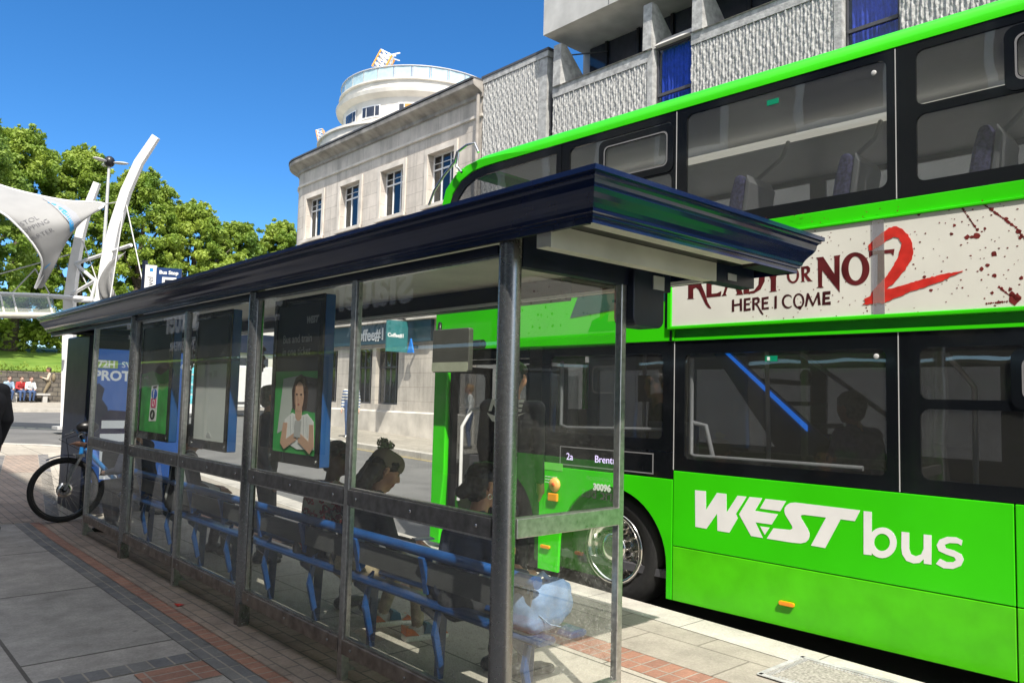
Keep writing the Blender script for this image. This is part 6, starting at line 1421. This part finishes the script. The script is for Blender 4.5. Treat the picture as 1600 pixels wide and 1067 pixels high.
P2 = [onD(*q, DM2) for q in ((108, 650), (108, 560), (109, 470), (117, 410), (126, 365), (137, 325), (152, 286))]; P2[0].z = TZ(P2[0].y)+.05
mast('shorter white mast left of the street lamp, behind the printed sail', P2, .34, .18)
def strut(label, segs, r, cat='strut', nm='truss'):
    t = thing(nm, label, cat, tuple(segs[0][0]))
    for a, b in segs: mb = MB(); mb.tube([a, b], r, 8); mb.build('tube', 'white', t)
    return t
D = lambda x, y, d=21.8: onD(x, y, d)
strut('white tube truss bracing the two curved masts', [(D(118, 412, 22.4), D(205, 383, 21)), (D(118, 412, 22.4), D(150, 440)), (D(112, 460, 22.4), D(150, 438)), (D(150, 440), D(142, 470)), (D(118, 470, 22.4), D(150, 470))], .05)
def cable(lab, a, b):
    mb = MB(); mb.tube([a, b], .018, 5); tag(mb.build('stay_cable', 'lightgrey'), lab, 'cable', 'stay cables of the masts')
for lab, a, b in (('stay cable from the tall mast down to the right, nearest the bus stop flag', D(197, 318, 21.5), D(226, 455, 20.5)), ('stay cable from the tall mast, left of the pair beside the flag', D(194, 322, 21.5), D(172, 468, 20.6)), ('thin cable running from the printed sail tip to the tall mast', D(166, 319, 21.6), D(182, 316, 21.5)),
                  ('stay cable crossing behind the shorter mast', D(128, 372, 22.5), D(152, 440, 21.8)), ('long thin cable above the glass canopy', D(0, 428, 22), D(108, 398, 22.4)), ('cable from the canopy joint up to the left', D(55, 420, 22), D(20, 457, 22)), ('cable from the canopy joint down to the right', D(55, 420, 22), D(78, 460, 22)), ('cable from the shorter mast to the lower strut', D(120, 415, 22.4), D(145, 462, 21.8))):
    cable(lab, a, b)
# printed sail: a curved membrane between four corners
st = thing('sail_canopy', 'stretched white fabric sail printed with grey lettering and a blue arc', 'canopy', (3.5, 23, 6))
U = [onD(-60, 268, 21.5), onD(0, 290, 21.8), onD(60, 306, 21.9), onD(110, 315, 21.8), onD(163, 319, 21.7)]
Lw = [onD(-60, 300, 20.4), onD(0, 322, 20.4), onD(34, 348, 20.6), onD(58, 385, 20.9), onD(72, 420, 21.2)]
def bez(P, t): 
    n = len(P)-1; i = min(int(t*n), n-1); f = t*n-i; p0, p1, p2, p3 = P[max(i-1, 0)], P[i], P[i+1], P[min(i+2, n)]
    return .5*((2*p1)+(p2-p0)*f+(2*p0-5*p1+4*p2-p3)*f*f+(3*p1-p0-3*p2+p3)*f**3)
RE = [onD(163, 319, 21.7), onD(132, 340, 21.5), onD(105, 370, 21.4), onD(85, 405, 21.3), onD(55, 450, 21.5)]
LE = [onD(0, 322, 20.4), onD(34, 348, 20.6), onD(58, 385, 20.9), onD(70, 415, 21.2), onD(55, 450, 21.5)]
LE = [onD(-70, 305, 20.2), onD(-6, 328, 20.4), onD(26, 352, 20.6), onD(54, 385, 20.9), onD(66, 414, 21.2), onD(55, 450, 21.5)]
TE = [onD(-70, 262, 21.4), onD(0, 290, 21.8), onD(60, 306, 21.9), onD(110, 315, 21.8), onD(163, 319, 21.7), onD(132, 341, 21.5), onD(104, 372, 21.4), onD(82, 408, 21.3), onD(55.5, 450.5, 21.5)]
vs = []; fs = []; NU, NV = 48, 12
for i in range(NU+1):
    a = bez(TE, i/NU); b = bez(LE, i/NU)
    for j in range(NV+1): f = j/NV; vs.append(a.lerp(b, f)+Vector((.3, -.2, 0))*math.sin(PI*f)*.5)
for i in range(NU):
    for j in range(NV): fs.append((i*(NV+1)+j, i*(NV+1)+j+1, (i+1)*(NV+1)+j+1, (i+1)*(NV+1)+j))
mb = MB(); mb.add(vs, fs, 0, True); sm = mb.build('membrane', 'sail', st); so_ = sm.modifiers.new('thick', 'SOLIDIFY'); so_.thickness = .006
mb = MB(); mb.tube([bez(TE, i/30) for i in range(31)], .035, 6); mb.tube([bez(LE, i/30) for i in range(31)], .03, 6); mb.build('hem', 'white', st)
def band(pts, wd, dep, name, mat):
    mb = MB(); n = len(pts); vs = []
    for i, (x, y, w_) in enumerate(pts): vs += [onD(x-w_*.5, y+w_*.4, dep), onD(x+w_*.5, y-w_*.4, dep)]
    mb.add(vs, [(2*i, 2*i+1, 2*i+3, 2*i+2) for i in range(n-1)]); return mb.build(name, mat, st)
def onsail(px, py):
    o = EYE; d = ray(px, py); return d
from mathutils.bvhtree import BVHTree
bvh = BVHTree.FromPolygons([Vector(v) for v in vs], fs)
def SP(px, py, lift=.02):
    r = bvh.ray_cast(EYE, ray(px, py).normalized())
    if not r[0]: r = bvh.find_nearest(onD(px, py, 21.3))
    return r[0]-ray(px, py).normalized()*lift
def sband(pts, name, mat):
    mb = MB(); vs2 = []
    Pn = len(pts)
    for i in range((Pn-1)*5+1):
        f = i/5; k = min(int(f), Pn-2); g_ = f-k; a, b = pts[k], pts[k+1]; q = [a[m]+(b[m]-a[m])*g_ for m in range(4)]
        vs2 += [SP(q[0]+(q[2]-q[0])*h/4, q[1]+(q[3]-q[1])*h/4, .05) for h in range(5)]
    mb.add(vs2, [(5*i+h, 5*i+h+1, 5*i+h+6, 5*i+h+5) for i in range(len(vs2)//5-1) for h in range(4)]); mb.build(name, mat, st)
sband([(66, 310.5, 70, 310), (76, 316, 84, 314), (90, 328, 103, 322), (104, 343, 119, 333), (116, 357, 127, 346)], 'print_grey_arc', 'saild')
sband([(74, 316, 75, 315.5), (84, 321, 87, 319), (97, 332, 103, 329), (108, 347, 114, 342), (110, 364, 116, 358)], 'print_blue_arc', 'sailb')
sband([(70, 418, 80, 410), (69, 421, 77, 414)], 'print_blue_band', 'sailb')
a, b_ = SP(40, 352, .03), SP(60, 342, .03); dirx = (SP(62, 341)-SP(38, 351)).normalized(); upv = (SP(47, 325)-SP(55, 362)).normalized(); upv = (upv-dirx*upv.dot(dirx)).normalized()
for body, px, py, s in (('BRISTOL', 62, 342, .2), ('SHOPPING', 79, 347, .2), ('QUARTER', 86, 361, .2)):
    org = SP(px, py, .0)-ray(px, py)*.12
    me = text_mesh(body, s, ext=.001, align='RIGHT', bold=-.004)
    T = Matrix((dirx, upv, dirx.cross(upv))).transposed().to_4x4(); T.translation = org; me.transform(T)
    keep = []
    for v in me.vertices:
        r = bvh.ray_cast(EYE, (v.co-EYE).normalized())
        if r[0]: v.co = r[0]-(v.co-EYE).normalized()*.02; keep.append(1)
        else: keep.append(0)
    bm = bmesh.new(); bm.from_mesh(me); bm.verts.ensure_lookup_table(); bmesh.ops.delete(bm, geom=[bm.verts[i] for i, k in enumerate(keep) if not k], context='VERTS'); bm.to_mesh(me); bm.free()
    me.materials.clear(); me.materials.append(mt['ink'])
    for p in me.polygons: p.material_index = 0
    o = bpy.data.objects.new('lettering', me); C.objects.link(o); put(o, st)
# second, crumpled sail between the masts
mb = MB(); vs = []; fs = []; n = 10
for i in range(n+1):
    for j in range(n+1):
        f, g_ = i/n, j/n; a = onD(172, 408, 21.3).lerp(onD(196, 393, 21), f); b = onD(164, 470, 21.3).lerp(onD(182, 466, 21), f); p = a.lerp(b, g_); p += Vector((.1, .1, 0))*math.sin(f*9+g_*5)*.4; p -= Vector((.745, -.667, 0))*.25*math.sin(PI*g_); vs.append(p)
for i in range(n):
    for j in range(n): fs.append((i*(n+1)+j, i*(n+1)+j+1, (i+1)*(n+1)+j+1, (i+1)*(n+1)+j))
mb.add(vs, fs, 0, True); o = mb.build('folded_sail', 'sail'); m = o.modifiers.new('t', 'SOLIDIFY'); m.thickness = .008; tag(o, 'slack narrow white sail hanging right of the tall mast', 'canopy')
# glass canopy
gc = thing('glass_canopy', 'low glass canopy with white beams at the far left behind the masts', 'canopy', (3.8, 23, 3.5))
A0, A1, B0, B1 = onD(-80, 456, 23), onD(82, 463, 22.6), onD(-80, 492, 21.5), onD(88, 493, 21.5)
mb = MB(); mb.add([A0, A1, B1, B0], [(0, 1, 2, 3)]); mb.build('glass_roof', glass('canopy_glass', (.72, .84, .74), 1.6, veil=.25), gc)
mb = MB(); mb.tube([A0, A1, onD(150, 468, 22)], .07, 8); mb.build('top_beam', 'white', gc)
mb = MB(); mb.tube([B0, B1], .09, 8); mb.build('edge_beam', 'cream', gc)
for f in (.1, .3, .5, .62, .95): mb = MB(); mb.tube([A0.lerp(A1, f), B0.lerp(B1, f+.02)], .03, 6); mb.build('rafter', 'cream', gc)
mb = MB(); p = onD(60, 493, 22); mb.tube([(p.x-3.5, p.y+.5, TZ(p.y)), (p.x-3.5, p.y+.5, p.z)], .06, 8); mb.build('column', 'white', gc)
# street lamp with three heads
lp = onD(168, 300, 30); t = thing('street_lamp', 'slim pale street lamp with three flat heads between the two masts', 'street lamp', (lp.x, lp.y, TZ(lp.y)), group=None)
zt2 = onD(168, 252, 30).z; mb = MB(); mb.tube([(lp.x, lp.y, TZ(lp.y)), (lp.x, lp.y, 4), (lp.x, lp.y, zt2)], [.11, .08, .05], 10); mb.build('pole', 'lightgrey', t)
mb = MB(); mb.ell((lp.x, lp.y, zt2), (.2, .2, .22), 8); mb.build('hub', 'black', t)
for a in (0.1, 2.3, 4.3):
    dx, dy = math.cos(a-.7), math.sin(a-.7); mb = MB(); M3_ = Matrix.Rotation(a-.7, 3, 'Z'); mb.ell((lp.x+dx*.42, lp.y+dy*.42, zt2-.03), (.3, .14, .05), 8, M3=M3_); mb.build('lamp_head', 'lightgrey', t)
# bus stop flag
fl = onD(255, 440, 12.6); t = thing('bus_stop_sign', 'navy and white bus stop flag showing above the shelter roof', 'sign', (fl.x, fl.y, TZ(fl.y)))
ax = Vector((.9, -.42, 0)).normalized(); az = Vector((0, 0, 1)); nn = ax.cross(az)
zt3, zb3 = onD(255, 419, 12.6).z, onD(255, 478, 12.6).z
def sbox(a0, a1, z0, z1, d0, d1, name, mat, par):
    mb = MB(); vs = [fl+ax*a+nn*d+Vector((0, 0, z-fl.z)) for z in (z0, z1) for d in (d0, d1) for a in (a0, a1)]
    mb.add(vs, [(0, 2, 3, 1), (4, 5, 7, 6), (0, 1, 5, 4), (2, 6, 7, 3), (0, 4, 6, 2), (1, 3, 7, 5)]); return mb.build(name, mat, par)
n1 = sbox(-.1, .27, zb3, zt3, -.05, .05, 'flag', M('flag_navy', (.01, .04, .14), .4), t); w1 = sbox(-.265, -.103, zb3, zt3+.03, -.05, .05, 'side_flag', 'white', t)
text('lettering', 'Bus Stop', .08, fl+ax*-.06+nn*.052+Vector((0, 0, zt3-.1-fl.z)), ax, az, 'white', n1, bold=.003)
sq = MB(); 
sbox(-.01, .2, zt3-.5, zt3-.15, .051, .056, 'symbol_board', 'white', n1); sbox(.03, .2, zt3-.5, zt3-.19, .0565, .06, 'symbol_inner', 'navy2', n1); sbox(.07, .19, zt3-.26, zt3-.22, .0605, .064, 'symbol_bar', 'white', n1); sbox(.07, .11, zt3-.5, zt3-.265, .0605, .064, 'symbol_bar', 'white', n1); sbox(.115, .18, zt3-.36, zt3-.32, .0605, .064, 'symbol_bar', 'white', n1)
text('lettering', 'travel', .13, fl+ax*-.14+nn*.052+Vector((0, 0, zt3-.45-fl.z)), az, -ax, 'flag_ink' if 'flag_ink' in mt else 'ink', w1)
sbox(-.2, -.15, zt3-.07, zt3-.02, .051, .054, 'blue_mark', M('mark_blue', (.02, .25, .6), .4), w1)
mb = MB(); p = fl+ax*-.28; mb.tube([(p.x, p.y, TZ(p.y)), (p.x, p.y, zt3+.1)], .04, 10); mb.build('pole', 'navy2', t)

# ================================================================ background seen through the shelter
t = thing('poster_hoarding', 'pale board covered with rows of cyan posters across the road', 'hoarding', (11, 31, .3))
c0 = onD(290, 568, 33); c1_ = onD(312, 568, 33)
mb = MB(); hx = Vector((.9, -.44, 0)); q = [c0-hx*.3, c0+hx*1.9]
mb.add([(q[0].x, q[0].y, .6), (q[1].x, q[1].y, .6), (q[1].x, q[1].y, 2.75), (q[0].x, q[0].y, 2.75)]+[(q[0].x, q[0].y+.1, .6), (q[1].x, q[1].y+.1, .6), (q[1].x, q[1].y+.1, 2.75), (q[0].x, q[0].y+.1, 2.75)], [(0, 1, 2, 3), (7, 6, 5, 4), (0, 4, 5, 1), (1, 5, 6, 2), (2, 6, 7, 3), (3, 7, 4, 0)]); bo = mb.build('board', 'white', t)
cyan = M('cyan_poster', (.12, .5, .6), .5, var=.6, scale=7)
for i in range(4):
    for j in range(2):
        mb = MB(); a = q[0].lerp(q[1], .06+.47*j); b = q[0].lerp(q[1], .48+.47*j); z = 1.0+.42*i; dn = Vector((-.44, -.9, 0))*.012
        mb.add([(a.x+dn.x, a.y+dn.y, z), (b.x+dn.x, b.y+dn.y, z), (b.x+dn.x, b.y+dn.y, z+.36), (a.x+dn.x, a.y+dn.y, z+.36)], [(0, 1, 2, 3)]); mb.build('poster', cyan, bo)
# traffic lights seen from behind
def signal(label, px, py, dep):
    p = onD(px, py, dep); t = thing('traffic_light', label, 'traffic light', (p.x, p.y, TZ(p.y)), group='traffic lights')
    mb = MB(); mb.tube([(p.x, p.y, TZ(p.y)), (p.x, p.y, p.z+.3)], .05, 8); mb.build('pole', 'black', t)
    mb = MB(); mb.box(p.x-.14, p.x+.14, p.y+.05, p.y+.25, p.z-.45, p.z+.45); mb.build('head', 'black', t, bevel=.04)
    for i in range(3):
        mb = MB(); z = p.z-.28+.28*i; mb.lathe([(.11, 0), (.11, -.18), (.1, -.18), (.1, 0)], (p.x, p.y+.05, z), 'y', 12, a0=-.3, a1=PI+.3); mb.build('hood', 'black', t)
signal('black traffic light beside the blank poster, left of the older man', 298, 552, 24)
signal('black traffic light just left of the Bus and train poster', 408, 560, 26)
# pale van waiting across the junction
v = onD(412, 590, 36); t = thing('van', 'white van parked across the junction, seen left of the Bus and train poster', 'van', (v.x, v.y, .55))
def vb(P, y0, y1, name, mat, par): mb = MB(); mb.prism([(v.x+a, .55+b) for a, b in P], 'y', v.y+y0, v.y+y1); return mb.build(name, mat, par, bevel=.04 if par is t else 0)
bd = vb([(-2.4, .3), (2.3, .3), (2.45, .9), (2.1, 1.15), (1.5, 1.95), (1.2, 2.15), (-2.4, 2.2)], 0, 1.9, 'body', 'white', t)
vb([(.7, 1.2), (1.9, 1.2), (1.4, 1.85), (.7, 1.9)], -.012, -.002, 'side_window', 'blackgl', bd); vb([(-2.2, .45), (2.3, .45), (2.3, .55), (-2.2, .55)], -.012, -.002, 'trim', 'greyd', bd)
for a in (-1.6, 1.5):
    mb = MB(); mb.lathe([(0, -.02), (.2, -.02), (.33, 0), (.33, .2), (0, .2)], (v.x+a, v.y, .88), 'y', 20); w_ = mb.build('wheel', 'tyre', t); mb = MB(); mb.lathe([(0, -.03), (.19, -.025)], (v.x+a, v.y, .88), 'y', 16); mb.build('rim', 'lightgrey', w_)
# long low shop block across the square
t = thing('low_shop_block', 'long low shop building with a dark fascia across the square, seen through the shelter glass', 'building', (18, 52, .8))
mb = MB(); mb.box(15, 32, 48, 58, .7, 6.2); mb.build('wall', 'render', t); mb = MB(); mb.box(14.9, 32, 47.8, 47.98, 4.0, 5.2); f = mb.build('fascia', 'navy2', t)
text('lettering', 'CL', .8, (16.2, 47.78, 4.25), (1, 0, 0), (0, 0, 1), 'white', f)
for i in range(7): mb = MB(); mb.box(15.4+2.3*i, 17.3+2.3*i, 47.9, 47.99, 1.0, 3.7); mb.build('shop_window', 'dkwin', t)
# small litter
mb = MB(); 
p = onZ(280, 946, .004); mb.add([(p.x-.02, p.y-.03, .008), (p.x+.03, p.y-.02, .012), (p.x+.02, p.y+.03, .009), (p.x-.03, p.y+.02, .02)], [(0, 1, 2, 3)]); o = mb.build('litter', 'red'); m = o.modifiers.new('t', 'SOLIDIFY'); m.thickness = .001; tag(o, 'tiny red scrap of litter on the paving beside the shelter', 'litter')
